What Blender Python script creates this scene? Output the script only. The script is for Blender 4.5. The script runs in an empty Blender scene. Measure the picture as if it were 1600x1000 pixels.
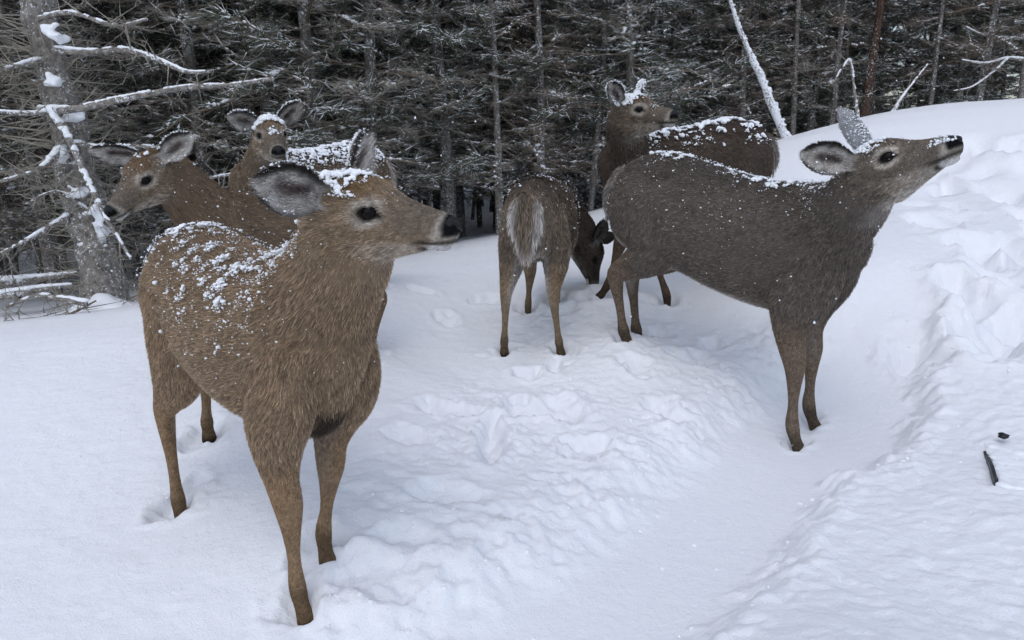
import bpy, bmesh, math, random
import numpy as np
from mathutils import Vector, Matrix, kdtree

random.seed(7)
rng = np.random.default_rng(7)
SC = bpy.context.scene
COL = SC.collection
R = math.radians

# ------------------------------------------------------------------ camera, sky, sun, exposure
CAM_H, PITCH, FPX = 1.15, R(13.0), 1232.0
cam_d = bpy.data.cameras.new('camera')
cam = bpy.data.objects.new('camera', cam_d)
COL.objects.link(cam)
cam.location = (0, 0, CAM_H)
cam.rotation_euler = (R(90) - PITCH, 0, 0)
cam_d.sensor_width = 36.0
cam_d.lens = 36.0 * FPX / 1600.0
cam_d.clip_start, cam_d.clip_end = 0.05, 500
SC.camera = cam

SUN_EL, SUN_AZ = R(62), R(200)          # soft light through the cloud, from above and behind the camera
world = bpy.data.worlds.new('World')
SC.world = world
world.use_nodes = True
wt = world.node_tree
sky = wt.nodes.new('ShaderNodeTexSky')
sky.sky_type = 'NISHITA'
sky.sun_disc = False
sky.sun_elevation = SUN_EL
sky.sun_rotation = SUN_AZ
sky.air_density, sky.dust_density, sky.ozone_density = 1.0, 1.5, 1.0
hsv = wt.nodes.new('ShaderNodeHueSaturation')
hsv.inputs['Saturation'].default_value = 0.68      # cloud cover takes the blue out
bg = wt.nodes['Background']
wt.links.new(sky.outputs[0], hsv.inputs['Color'])
wt.links.new(hsv.outputs[0], bg.inputs['Color'])
bg.inputs['Strength'].default_value = 0.15
sun_d = bpy.data.lights.new('sun', 'SUN')
sun_d.energy = 0.5
sun_d.angle = R(90)
sun_d.color = (0.95, 0.98, 1.0)
sun = bpy.data.objects.new('sun', sun_d)
COL.objects.link(sun)
sd = Vector((math.sin(SUN_AZ) * math.cos(SUN_EL), math.cos(SUN_AZ) * math.cos(SUN_EL), math.sin(SUN_EL)))
sun.rotation_euler = sd.to_track_quat('Z', 'Y').to_euler()
sun.location = (0, 0, 12)
SC.view_settings.view_transform = 'Standard'
SC.view_settings.look = 'None'
SC.view_settings.gamma = 1.0
SC.view_settings.use_curve_mapping = False
SC.view_settings.exposure = 0.31
SC.render.engine = 'CYCLES'
SC.cycles.max_bounces = 6
SC.cycles.diffuse_bounces = 3
SC.cycles.adaptive_threshold = 0.03
SC.cycles.transparent_max_bounces = 4
SC.cycles_curves.shape = 'RIBBONS'

# ------------------------------------------------------------------ small helpers
def smooth(a, b, x):
    t = np.clip((np.asarray(x, float) - a) / (b - a), 0, 1)
    return t * t * (3 - 2 * t)

def _hash(ix, iy, iz, seed):
    h = (ix.astype(np.int64) * 374761393 + iy.astype(np.int64) * 668265263 + iz.astype(np.int64) * 2147483647 + seed * 974634777) & 0xffffffff
    h = ((h ^ (h >> 13)) * 1274126177) & 0xffffffff
    h = (h ^ (h >> 16)) & 0xffffffff
    h = (h * 2246822519) & 0xffffffff
    return ((h ^ (h >> 15)) & 0xffffff) / float(0xffffff)

def vnoise(P, freq, seed=0):
    P = np.asarray(P, float) * freq
    if P.shape[1] == 2:
        P = np.concatenate([P, np.zeros((len(P), 1))], 1)
    I = np.floor(P).astype(np.int64)
    F = P - I
    F = F * F * (3 - 2 * F)
    out = 0
    for dx in (0, 1):
        for dy in (0, 1):
            for dz in (0, 1):
                w = (F[:, 0] if dx else 1 - F[:, 0]) * (F[:, 1] if dy else 1 - F[:, 1]) * (F[:, 2] if dz else 1 - F[:, 2])
                out = out + w * _hash(I[:, 0] + dx, I[:, 1] + dy, I[:, 2] + dz, seed)
    return out * 2 - 1

def fbm(P, freq, octv=4, seed=0, gain=0.5):
    s, a, t = 0, 1.0, 0
    for o in range(octv):
        s = s + a * vnoise(P, freq * 2 ** o, seed + o * 17)
        t += a
        a *= gain
    return s / t

def nrm(v):
    v = np.asarray(v, float)
    return v / (np.linalg.norm(v, axis=-1, keepdims=True) + 1e-12)

def mesh_np(name, V, F, smooth_shade=True):
    """V (n,3); F list of tuples or an (m,3)/(m,4) array"""
    me = bpy.data.meshes.new(name)
    V = np.asarray(V, np.float32)
    if isinstance(F, np.ndarray):
        k = F.shape[1]
        me.vertices.add(len(V))
        me.vertices.foreach_set('co', V.ravel())
        me.loops.add(F.size)
        me.loops.foreach_set('vertex_index', F.astype(np.int32).ravel())
        me.polygons.add(len(F))
        me.polygons.foreach_set('loop_start', np.arange(0, F.size, k, dtype=np.int32))
        me.update(calc_edges=True)
    else:
        me.from_pydata(V.tolist(), [], F)
        me.update()
    if smooth_shade:
        me.polygons.foreach_set('use_smooth', np.ones(len(me.polygons), bool))
    me.validate()
    return me

def link(name, data, mat=None, parent=None, loc=None):
    o = bpy.data.objects.new(name, data)
    COL.objects.link(o)
    if mat is not None and data is not None:
        data.materials.clear()
        data.materials.append(mat)
    if parent is not None:
        o.parent = parent
    if loc is not None:
        o.location = loc
    return o

def tag(o, label=None, cat=None, group=None, kind=None):
    if label: o['label'] = label
    if cat: o['category'] = cat
    if group: o['group'] = group
    if kind: o['kind'] = kind
    return o

def new_mat(name):
    m = bpy.data.materials.new(name)
    m.use_nodes = True
    nt = m.node_tree
    return m, nt, nt.nodes['Principled BSDF']

def N(nt, t, **kw):
    n = nt.nodes.new(t)
    for k, v in kw.items():
        setattr(n, k, v)
    return n

def remesh(me, voxel, iters=3, factor=.5):
    """melt overlapping lumps into one crust"""
    tmp = bpy.data.objects.new('tmp', me); COL.objects.link(tmp)
    md = tmp.modifiers.new('r', 'REMESH'); md.mode = 'VOXEL'; md.voxel_size = voxel; md.use_smooth_shade = True
    sm = tmp.modifiers.new('s', 'SMOOTH'); sm.factor = factor; sm.iterations = iters
    dg = bpy.context.evaluated_depsgraph_get(); dg.update()
    out = bpy.data.meshes.new_from_object(tmp.evaluated_get(dg), depsgraph=dg)
    bpy.data.objects.remove(tmp); bpy.data.meshes.remove(me)
    out.polygons.foreach_set('use_smooth', np.ones(len(out.polygons), bool))
    return out

# ------------------------------------------------------------------ materials
def mat_snow(name, col=(0.86, 0.872, 0.905), bump=True):
    m, nt, b = new_mat(name)
    b.inputs['Base Color'].default_value = (*col, 1)
    b.inputs['Roughness'].default_value = 0.65
    b.inputs['Specular IOR Level'].default_value = 0.25
    if bump:
        tc = N(nt, 'ShaderNodeTexCoord')
        n1 = N(nt, 'ShaderNodeTexNoise'); n1.inputs['Scale'].default_value = 38; n1.inputs['Detail'].default_value = 6; n1.inputs['Roughness'].default_value = 0.65
        n2 = N(nt, 'ShaderNodeTexNoise'); n2.inputs['Scale'].default_value = 260; n2.inputs['Detail'].default_value = 3
        nt.links.new(tc.outputs['Object'], n1.inputs['Vector'])
        nt.links.new(tc.outputs['Object'], n2.inputs['Vector'])
        ad = N(nt, 'ShaderNodeMath', operation='MULTIPLY_ADD')
        nt.links.new(n2.outputs['Fac'], ad.inputs[0]); ad.inputs[1].default_value = 0.35
        nt.links.new(n1.outputs['Fac'], ad.inputs[2])
        bp = N(nt, 'ShaderNodeBump'); bp.inputs['Strength'].default_value = 0.55; bp.inputs['Distance'].default_value = 0.011
        nt.links.new(ad.outputs[0], bp.inputs['Height'])
        nt.links.new(bp.outputs[0], b.inputs['Normal'])
    return m

M_SNOW = mat_snow('snow_ground')
M_SNOW_LUMP = mat_snow('snow_clump', (0.86, 0.88, 0.91), False)

def mat_attr(name, rough=0.8, spec=0.15, scale=1.0):
    m, nt, b = new_mat(name)
    a = N(nt, 'ShaderNodeAttribute'); a.attribute_name = 'coat'
    if scale != 1.0:
        mx = N(nt, 'ShaderNodeMix', data_type='RGBA', blend_type='MULTIPLY')
        mx.inputs['Factor'].default_value = 1.0
        nt.links.new(a.outputs['Color'], mx.inputs['A'])
        mx.inputs['B'].default_value = (scale, scale, scale, 1)
        nt.links.new(mx.outputs['Result'], b.inputs['Base Color'])
    else:
        nt.links.new(a.outputs['Color'], b.inputs['Base Color'])
    b.inputs['Roughness'].default_value = rough
    b.inputs['Specular IOR Level'].default_value = spec
    return m

M_HIDE = mat_attr('hide', 0.9, 0.05)

def mat_fur():
    m, nt, b = new_mat('fur')
    a = N(nt, 'ShaderNodeAttribute'); a.attribute_name = 'coat'
    hi = N(nt, 'ShaderNodeHairInfo')
    cr = N(nt, 'ShaderNodeValToRGB')
    e = cr.color_ramp.elements
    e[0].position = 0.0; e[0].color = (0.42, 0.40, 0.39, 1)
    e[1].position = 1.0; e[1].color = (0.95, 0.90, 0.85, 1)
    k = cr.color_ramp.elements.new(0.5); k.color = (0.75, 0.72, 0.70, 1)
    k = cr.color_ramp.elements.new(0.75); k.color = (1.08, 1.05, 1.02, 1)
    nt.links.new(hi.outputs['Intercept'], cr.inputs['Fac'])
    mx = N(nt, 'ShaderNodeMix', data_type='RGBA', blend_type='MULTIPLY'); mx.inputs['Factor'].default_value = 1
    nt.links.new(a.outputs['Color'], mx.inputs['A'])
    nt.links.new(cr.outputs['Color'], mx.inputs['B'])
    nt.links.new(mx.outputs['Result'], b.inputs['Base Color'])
    b.inputs['Roughness'].default_value = 0.6
    b.inputs['Specular IOR Level'].default_value = 0.22
    return m
M_FUR = mat_fur()

def mat_plain(name, col, rough=0.5, spec=0.5, noise=0.0, nscale=20):
    m, nt, b = new_mat(name)
    b.inputs['Roughness'].default_value = rough
    b.inputs['Specular IOR Level'].default_value = spec
    if noise:
        tc = N(nt, 'ShaderNodeTexCoord')
        n1 = N(nt, 'ShaderNodeTexNoise'); n1.inputs['Scale'].default_value = nscale; n1.inputs['Detail'].default_value = 5
        nt.links.new(tc.outputs['Object'], n1.inputs['Vector'])
        cr = N(nt, 'ShaderNodeValToRGB')
        cr.color_ramp.elements[0].position = 0.3; cr.color_ramp.elements[1].position = 0.7
        cr.color_ramp.elements[0].color = (*[c * (1 - noise) for c in col], 1)
        cr.color_ramp.elements[1].color = (*[min(1, c * (1 + noise)) for c in col], 1)
        nt.links.new(n1.outputs['Fac'], cr.inputs['Fac'])
        nt.links.new(cr.outputs['Color'], b.inputs['Base Color'])
        bp = N(nt, 'ShaderNodeBump'); bp.inputs['Strength'].default_value = 0.5; bp.inputs['Distance'].default_value = 0.01
        nt.links.new(n1.outputs['Fac'], bp.inputs['Height']); nt.links.new(bp.outputs[0], b.inputs['Normal'])
    else:
        b.inputs['Base Color'].default_value = (*col, 1)
    return m

M_EYE = mat_plain('eye', (0.004, 0.003, 0.0028), 0.05, 0.13)
M_NOSE = mat_plain('nose', (0.010, 0.010, 0.011), 0.40, 0.25, 0.5, 400)
M_BLACK = mat_plain('black_plastic', (0.012, 0.013, 0.016), 0.45, 0.4, 0.3, 40)

def mat_bark(name, c0, c1, c2, snow=0.62):
    m, nt, b = new_mat(name)
    tc = N(nt, 'ShaderNodeTexCoord')
    mp = N(nt, 'ShaderNodeMapping'); mp.inputs['Scale'].default_value = (1, 1, 0.8)
    nt.links.new(tc.outputs['Object'], mp.inputs['Vector'])
    n1 = N(nt, 'ShaderNodeTexNoise'); n1.inputs['Scale'].default_value = 30; n1.inputs['Detail'].default_value = 7; n1.inputs['Roughness'].default_value = 0.7
    nt.links.new(mp.outputs[0], n1.inputs['Vector'])
    cr = N(nt, 'ShaderNodeValToRGB')
    cr.color_ramp.elements[0].position = 0.32; cr.color_ramp.elements[0].color = (*c0, 1)
    cr.color_ramp.elements[1].position = 0.72; cr.color_ramp.elements[1].color = (*c2, 1)
    k = cr.color_ramp.elements.new(0.5); k.color = (*c1, 1)
    nt.links.new(n1.outputs['Fac'], cr.inputs['Fac'])
    n2 = N(nt, 'ShaderNodeTexNoise'); n2.inputs['Scale'].default_value = 55; n2.inputs['Detail'].default_value = 4; n2.inputs['Roughness'].default_value = 0.7
    nt.links.new(tc.outputs['Object'], n2.inputs['Vector'])
    n3 = N(nt, 'ShaderNodeTexNoise'); n3.inputs['Scale'].default_value = 5; n3.inputs['Detail'].default_value = 2
    nt.links.new(tc.outputs['Object'], n3.inputs['Vector'])
    ad2 = N(nt, 'ShaderNodeMath', operation='MULTIPLY_ADD'); ad2.inputs[1].default_value = 0.35
    nt.links.new(n3.outputs['Fac'], ad2.inputs[0]); nt.links.new(n2.outputs['Fac'], ad2.inputs[2])
    sr = N(nt, 'ShaderNodeValToRGB'); sr.color_ramp.elements[0].position = snow + .12; sr.color_ramp.elements[1].position = snow + .2
    nt.links.new(ad2.outputs[0], sr.inputs['Fac'])
    mx = N(nt, 'ShaderNodeMix', data_type='RGBA')
    nt.links.new(sr.outputs['Color'], mx.inputs['Factor']); nt.links.new(cr.outputs['Color'], mx.inputs['A']); mx.inputs['B'].default_value = (.8, .82, .85, 1)
    nt.links.new(mx.outputs['Result'], b.inputs['Base Color'])
    b.inputs['Roughness'].default_value = 0.9
    b.inputs['Specular IOR Level'].default_value = 0.1
    bp = N(nt, 'ShaderNodeBump'); bp.inputs['Strength'].default_value = 0.8; bp.inputs['Distance'].default_value = 0.012
    nt.links.new(n1.outputs['Fac'], bp.inputs['Height']); nt.links.new(bp.outputs[0], b.inputs['Normal'])
    return m
M_BARK = mat_bark('bark_spruce', (0.05, 0.044, 0.04), (0.12, 0.11, 0.10), (0.32, 0.31, 0.28))
M_BARK_DEAD = mat_bark('bark_dead', (0.09, 0.078, 0.07), (0.22, 0.20, 0.18), (0.42, 0.40, 0.36), 0.62)
M_BARK_RED = mat_bark('bark_red', (0.03, 0.02, 0.016), (0.075, 0.046, 0.034), (0.14, 0.10, 0.08), 0.64)
M_BARK_SNOW = mat_bark('bark_plastered', (0.06, 0.05, 0.045), (0.15, 0.135, 0.12), (0.30, 0.28, 0.25), 0.44)
M_TWIG = mat_plain('twig', (0.195, 0.16, 0.128), 0.9, 0.1)
M_TWIG_GREY = mat_plain('twig_lichen', (0.32, 0.295, 0.25), 0.9, 0.1)
M_NEEDLE = mat_plain('needles', (0.115, 0.125, 0.095), 0.8, 0.15)

# ------------------------------------------------------------------ rays through the photograph, used to lay out the ground
C0 = np.array([0, 0, CAM_H])
FW = np.array([0, math.cos(PITCH), -math.sin(PITCH)])
UP = np.array([0, math.sin(PITCH), math.cos(PITCH)])
RT = np.array([1.0, 0, 0])

def ray(px, py):
    return FW + RT * (px - 800) / FPX - UP * (py - 500) / FPX

def at_depth(px, py, Y):
    d = ray(px, py)
    return C0 + d * (Y / d[1])

# ------------------------------------------------------------------ deer poses
DEER = {
'A': {'p': [-0.6734, 2.0147, 0.6716, -0.7966, 0.036, 0.95, 1.0062, -0.0438, -0.0597, -0.0221, -0.3293, 0.0937, 0.1936], 'feet': {'fR': [-0.529, 1.762, 0.003], 'fL': [-0.501, 1.909, 0.089], 'hR': [-1.012, 2.202, 0.054], 'hL': [-1.076, 2.617, 0.16]}, 'ears': {'R': ([-0.6, -0.769, 0.221], [0.756, -0.635, -0.157], 0.165), 'L': ([0.172, 0.769, 0.616], [0.955, -0.284, 0.088], 0.165)}},
'B': {'p': [-0.9154, 3.1781, 0.749, 3.9444, 0.0064, 0.88, 1.0298, 0.004, 0.0052, -0.0298, 4.1706, 0.6109, -0.0666], 'feet': {'fR': [-1.129, 3.071, 0.202], 'fL': [-1.015, 2.961, 0.202], 'hR': [-0.738, 3.476, 0.206], 'hL': [-0.624, 3.366, 0.206]}, 'ears': {'L': ([0.845, -0.107, 0.525], [-0.001, -0.98, -0.199], 0.165), 'R': ([-0.879, -0.458, 0.13], [0.292, -0.735, -0.612], 0.181)}},
'C': {'p': [-1.0022, 3.9615, 0.9071, 3.9909, 0.0315, 0.87, 1.0466, -0.1206, 0.2574, -0.0675, -1.1309, 0.3041, 0.0506], 'feet': {'fR': [-1.199, 3.856, 0.361], 'fL': [-1.082, 3.753, 0.361], 'hR': [-0.832, 4.274, 0.378], 'hL': [-0.714, 4.171, 0.378]}, 'ears': {'R': ([-0.515, -0.839, 0.176], [0.784, -0.544, -0.299], 0.165), 'L': ([0.738, -0.339, 0.583], [0.166, -0.747, -0.644], 0.165)}},
'D': {'p': [0.1499, 3.8339, 0.7722, 1.3819, 0.0146, 0.8601, 1.0187, -0.0194, -0.2132, -0.5548, -0.0568, 1.3816, 0.0174], 'feet': {'fR': [0.232, 4.05, 0.318], 'fL': [0.084, 4.067, 0.263], 'hR': [0.216, 3.475, 0.198], 'hL': [-0.038, 3.506, 0.195]}, 'ears': {'R': ([0.229, -0.443, 0.867], [0.216, -0.845, -0.489], 0.165), 'L': ([0.806, 0.571, 0.153], [-0.293, 0.61, -0.736], 0.165)}},
'E': {'p': [0.8749, 4.1598, 1.004, 3.3559, 0.0695, 0.92, 1.0436, -0.0915, 0.2464, -0.076, -0.7343, 0.0659, 0.0875], 'feet': {'fR': [0.837, 4.135, 0.283], 'fL': [0.485, 4.053, 0.369], 'hR': [1.237, 4.323, 0.459], 'hL': [1.272, 4.161, 0.459]}, 'ears': {'R': ([-0.454, -0.723, 0.52], [0.688, -0.655, -0.311], 0.165), 'L': ([0.322, 0.7, 0.637], [0.923, -0.082, -0.376], 0.165)}},
'F': {'p': [0.9305, 3.2544, 0.7791, -0.6653, 0.1624, 1.08, 1.023, -0.0815, -0.2544, -0.0963, -0.9713, -0.3625, 0.1301], 'feet': {'fR': [1.132, 2.98, -0.04], 'fL': [1.265, 3.163, -0.008], 'hR': [0.508, 3.509, 0.265], 'hL': [0.588, 3.66, 0.233]}, 'ears': {'R': ([-0.985, -0.083, 0.154], [0.087, -0.996, 0.022], 0.165), 'L': ([-0.552, 0.194, 0.811], [0.323, 0.946, -0.006], 0.184)}},
}

# ------------------------------------------------------------------ the snow field
CTRL = []
def cpt(px, py, Y, dz=0.0):
    p = at_depth(px, py, Y); CTRL.append((p[0], p[1], p[2] + dz))
PATH_DEPTH = 0.075
for k in 'ABCDEF':
    for f, q in DEER[k]['feet'].items():
        if k == 'A' and f in ('hL',): continue
        CTRL.append((q[0], q[1], q[2] + (PATH_DEPTH * 0.9 if k == 'F' and f[0] == 'f' else 0)))
# crest of the field against the forest, left to right
for px, py, Y in ((-150, 530, 3.9), (0, 510, 4.1), (215, 473, 4.6), (420, 445, 5.1), (610, 410, 5.6), (770, 379, 6.0), (960, 333, 6.6), (1080, 285, 6.9), (1210, 226, 7.1), (1340, 186, 7.5), (1480, 160, 7.9), (1600, 156, 8.0), (1800, 150, 8.0)):
    cpt(px, py, Y)
for px, py, Y in ((1600, 250, 5.9), (1600, 400, 4.2), (1600, 620, 2.95), (1600, 1000, 1.50), (1300, 1000, 1.42), (1480, 330, 5.2), (1460, 300, 5.8), (1800, 600, 3.1), (1300, 260, 6.3), (1600, 800, 2.1)):
    cpt(px, py, Y)
CTRL += [(0, 1.3, 0.0), (-1.0, 1.2, -0.05), (-2.2, 2.4, 0.03), (0.1, 2.4, 0.06), (0.5, 1.6, 0.06), (0, -3, -0.3), (-4, -2, -0.4), (4, -2, 0.2),
         (-6, 3, -0.1), (-4.2, 6.5, -0.15), (-1, 8.5, 0.05), (1.5, 9.2, 0.35), (4.0, 10.5, 0.9), (7, 10.5, 1.2), (9, 6, 1.6), (6, 2, 0.5),
         (-9, 12, -0.3), (0, 14, 0.1), (9, 15, 1.0), (-14, 26, 0), (0, 28, 0.3), (14, 28, 1.2), (-14, 2, -0.2), (14, 2, 1.5)]
CT = np.array(CTRL)
def _tps(r2):
    return 0.5 * r2 * np.log(r2 + 1e-9)
def _fit():
    n = len(CT)
    K = _tps(((CT[:, None, :2] - CT[None, :, :2]) ** 2).sum(2)) + np.eye(n) * 0.012
    P = np.c_[np.ones(n), CT[:, :2]]
    A = np.block([[K, P], [P.T, np.zeros((3, 3))]])
    return np.linalg.solve(A, np.r_[CT[:, 2], 0, 0, 0])
WT = _fit()
def base_h(xy):
    xy = np.atleast_2d(xy)[:, :2]
    out = np.empty(len(xy))
    for i in range(0, len(xy), 40000):
        q = xy[i:i + 40000]
        r2 = ((q[:, None, :] - CT[None, :, :2]) ** 2).sum(2)
        out[i:i + 40000] = _tps(r2) @ WT[:-3] + WT[-3] + q @ WT[-2:]
    return out

def hit(px, py, off=0.0):
    """where the sight line through a spot of the photograph meets the snow"""
    d = ray(px, py); d = d / np.linalg.norm(d)
    t = np.linspace(0.8, 14, 2600)
    P = C0 + d * t[:, None]
    below = P[:, 2] < base_h(P) + off
    i = np.argmax(below) if below.any() else len(t) - 1
    return P[i]

def seg_dist(P, poly):
    """distance to a polyline, and side (+ left of its direction)"""
    best = np.full(len(P), 1e9); side = np.zeros(len(P))
    for a, b in zip(poly[:-1], poly[1:]):
        ab = b - a
        t = np.clip(((P - a) @ ab) / (ab @ ab), 0, 1)
        q = a + t[:, None] * ab
        d = np.linalg.norm(P - q, axis=1)
        s = ab[0] * (P[:, 1] - a[1]) - ab[1] * (P[:, 0] - a[0])
        m = d < best
        best[m] = d[m]; side[m] = np.sign(s[m])
    return best * side

EDGE_R = np.array([hit(*p, -0.03)[:2] for p in ((1060, 1080), (1130, 1000), (1190, 930), (1262, 850), (1300, 790), (1330, 756), (1395, 738), (1432, 690), (1450, 600), (1472, 500), (1470, 440), (1440, 390), (1400, 365))])
EDGE_L = np.array([hit(*p, -0.05)[:2] for p in ((480, 1080), (560, 1010), (700, 930), (830, 870), (950, 795), (1020, 735), (1100, 655), (1180, 590), (1290, 500), (1370, 410), (1400, 370))])

PRINTS = []
for px, py, rx, ry, dep in ((775, 690, .05, .15, .09), (830, 640, .09, .06, .07), (700, 640, .10, .05, .05), (640, 690, .06, .08, .04), (905, 700, .07, .06, .05), (690, 775, .12, .06, .04),
                            (585, 905, .10, .07, .05), (880, 640, .06, .08, .06), (700, 500, .05, .07, .05), (760, 470, .06, .06, .04), (660, 455, .05, .06, .03), (820, 585, .05, .05, .06), (870, 575, .05, .07, .05),
                            (1020, 520, .06, .06, .05), (1080, 560, .08, .06, .05), (990, 570, .06, .05, .05), (1040, 640, .07, .06, .06), (1120, 540, .06, .06, .05), (300, 770, .04, .06, .03), (620, 850, .06, .05, .03),
                            (1500, 520, .09, .06, .07), (1490, 440, .10, .08, .04), (1540, 380, .12, .08, .04), (1520, 330, .12, .08, .05), (1580, 300, .14, .09, .05), (1540, 270, .12, .09, .04), (1480, 300, .12, .08, .04), (1440, 320, .1, .08, .04),
                            (900, 470, .08, .05, .04), (1010, 470, .07, .06, .05), (880, 490, .06, .05, .05)):
    q = hit(px, py)
    PRINTS.append((q[0], q[1], rx, ry, dep))
_g = np.random.default_rng(31)
for _ in range(46):
    q = hit(_g.uniform(1430, 1640), 225 + 330 * _g.random() ** 1.6)
    a_ = _g.uniform(.07, .13)
    PRINTS.append((q[0], q[1], a_, a_ * _g.uniform(.8, 1.6), _g.uniform(.05, .10)))
for k in 'ABCDEF':
    for f, q in DEER[k]['feet'].items():
        PRINTS.append((q[0], q[1], .055, .07, .045))
CHURN = []
for px, py, r, w in ((770, 650, .28, 1), (850, 690, .22, 1), (690, 690, .25, .8), (640, 760, .25, .6), (900, 620, .2, .7), (960, 700, .16, 1), (880, 770, .16, 1), (780, 840, .18, .9), (660, 920, .2, .9),
                     (1050, 650, .16, 1), (1130, 600, .16, 1), (1200, 540, .18, .8), (1000, 560, .3, .5), (850, 500, .3, .5), (990, 500, .25, .6), (1500, 430, .25, .9), (1540, 320, .5, 1), (1480, 270, .6, .8), (1600, 270, .5, 1), (1450, 360, .3, .8),
                     (1500, 500, .15, 1), (300, 780, .12, .5), (500, 900, .14, .5), (480, 955, .12, .5)):
    q = hit(px, py); CHURN.append((q[0], q[1], r, w))

def height(XY):
    z = base_h(XY)
    near = (np.abs(XY[:, 0]) < 5) & (XY[:, 1] > 0.4) & (XY[:, 1] < 9)
    z = z + 0.018 * fbm(XY, 0.9, 3, 3) * smooth(0, 2, XY[:, 1])
    # low wind ripples
    wr = np.sin((XY[:, 1] * 0.9 + XY[:, 0] * 0.35) * 14 + 4.0 * vnoise(XY, 0.9, 5))
    z = z + 0.0045 * wr * smooth(-.2, .5, vnoise(XY, 0.5, 8)) * smooth(2.2, 3.2, XY[:, 1])
    Q = XY[near]
    dz = np.zeros(len(Q))
    wob = np.c_[fbm(Q, 9, 4, 11, .6), fbm(Q, 9, 4, 12, .6)]
    Qw = Q + wob * 0.075
    dR = seg_dist(Qw, EDGE_R); dL = -seg_dist(Q + wob * 0.06, EDGE_L)
    inR = smooth(-0.04, 0.10, dR); inL = smooth(-0.10, 0.16, dL)
    far = 1 - smooth(3.6, 4.3, Q[:, 1])
    inside = inR * inL * far
    dz -= PATH_DEPTH * inside
    lump = fbm(Q, 13, 4, 21, .6)
    big = 1 - np.abs(fbm(Q, 8, 4, 25, .6))
    rim_r = np.exp(-((dR + 0.05) / 0.06) ** 2) * far
    rim_l = np.exp(-((dL + 0.02) / 0.13) ** 2) * far
    dz += rim_r * (0.010 + 0.020 * lump + 0.014 * fbm(Q, 24, 3, 27, .6)) + .75 * rim_l * (0.008 + 0.020 * lump + 0.012 * (big - .75))
    ch = np.zeros(len(Q))
    for x, y, r, w in CHURN:
        ch = np.maximum(ch, w * np.exp(-(((Q[:, 0] - x) ** 2 + (Q[:, 1] - y) ** 2) / (r * r)) ** 1.3))
    ch *= (1 - 0.75 * smooth(0.05, 0.25, np.minimum(dR, dL)) * far)
    dz += 0.95 * ch * (0.022 * (big - 0.72) + 0.014 * lump + 0.007 * fbm(Q, 34, 3, 31) + 0.013 * (.6 - np.abs(fbm(Q, 22, 4, 35, .6)) * 2.2))
    # pitted roughness on the bank at the right
    bank = smooth(0.02, -0.25, dR) * smooth(0.3, 0.8, Q[:, 0]) * (1 - smooth(3.0, 4.5, Q[:, 1]))
    dz += bank * (0.006 * fbm(Q, 17, 3, 41) + 0.005 * fbm(Q, 45, 2, 42))
    dz += 0.0035 * fbm(Q, 22, 3, 51) * (1 - .6 * inside)
    for x, y, rx, ry, dep in PRINTS:
        d2 = ((Qw[:, 0] - x) / rx) ** 2 + ((Qw[:, 1] - y) / ry) ** 2
        dz -= .85 * dep * np.exp(-d2 ** 1.6)
        dz += 0.16 * dep * np.exp(-((np.sqrt(d2) - 1.45) / 0.35) ** 2)
    z[near] += dz
    return z

def axis(c, half, step, grow, lo, hi, back=None):
    a = [c]
    s = step
    while a[-1] < hi:
        if a[-1] - c > half: s *= grow
        a.append(a[-1] + s)
    b = [c]; s = step
    while b[-1] > lo:
        if c - b[-1] > (half if back is None else back): s *= grow
        b.append(b[-1] - s)
    return np.array(b[::-1][:-1] + a)
gx = axis(0.2, 1.75, 0.0105, 1.025, -16, 16)
gy = axis(1.25, 2.3, 0.0095, 1.018, -5, 30, back=0.1)
GX, GY = np.meshgrid(gx, gy)
XY = np.c_[GX.ravel(), GY.ravel()]
GZ = height(XY)
nx, ny = len(gx), len(gy)
idx = np.arange(nx * ny).reshape(ny, nx)
F4 = np.stack([idx[:-1, :-1], idx[:-1, 1:], idx[1:, 1:], idx[1:, :-1]], -1).reshape(-1, 4)
ground = link('snow_ground', mesh_np('snow_ground', np.c_[XY, GZ], F4), M_SNOW)
tag(ground, 'trampled white snow field sloping up to the right', None, None, 'structure')
GZ2 = GZ.reshape(ny, nx)
def ground_z(x, y):
    i = min(max(int(np.searchsorted(gx, x)) - 1, 0), nx - 2); j = min(max(int(np.searchsorted(gy, y)) - 1, 0), ny - 2)
    u = (x - gx[i]) / (gx[i + 1] - gx[i]); v = (y - gy[j]) / (gy[j + 1] - gy[j])
    return float((GZ2[j, i] * (1 - u) + GZ2[j, i + 1] * u) * (1 - v) + (GZ2[j + 1, i] * (1 - u) + GZ2[j + 1, i + 1] * u) * v)
print('ground', nx, ny, nx * ny)

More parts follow.
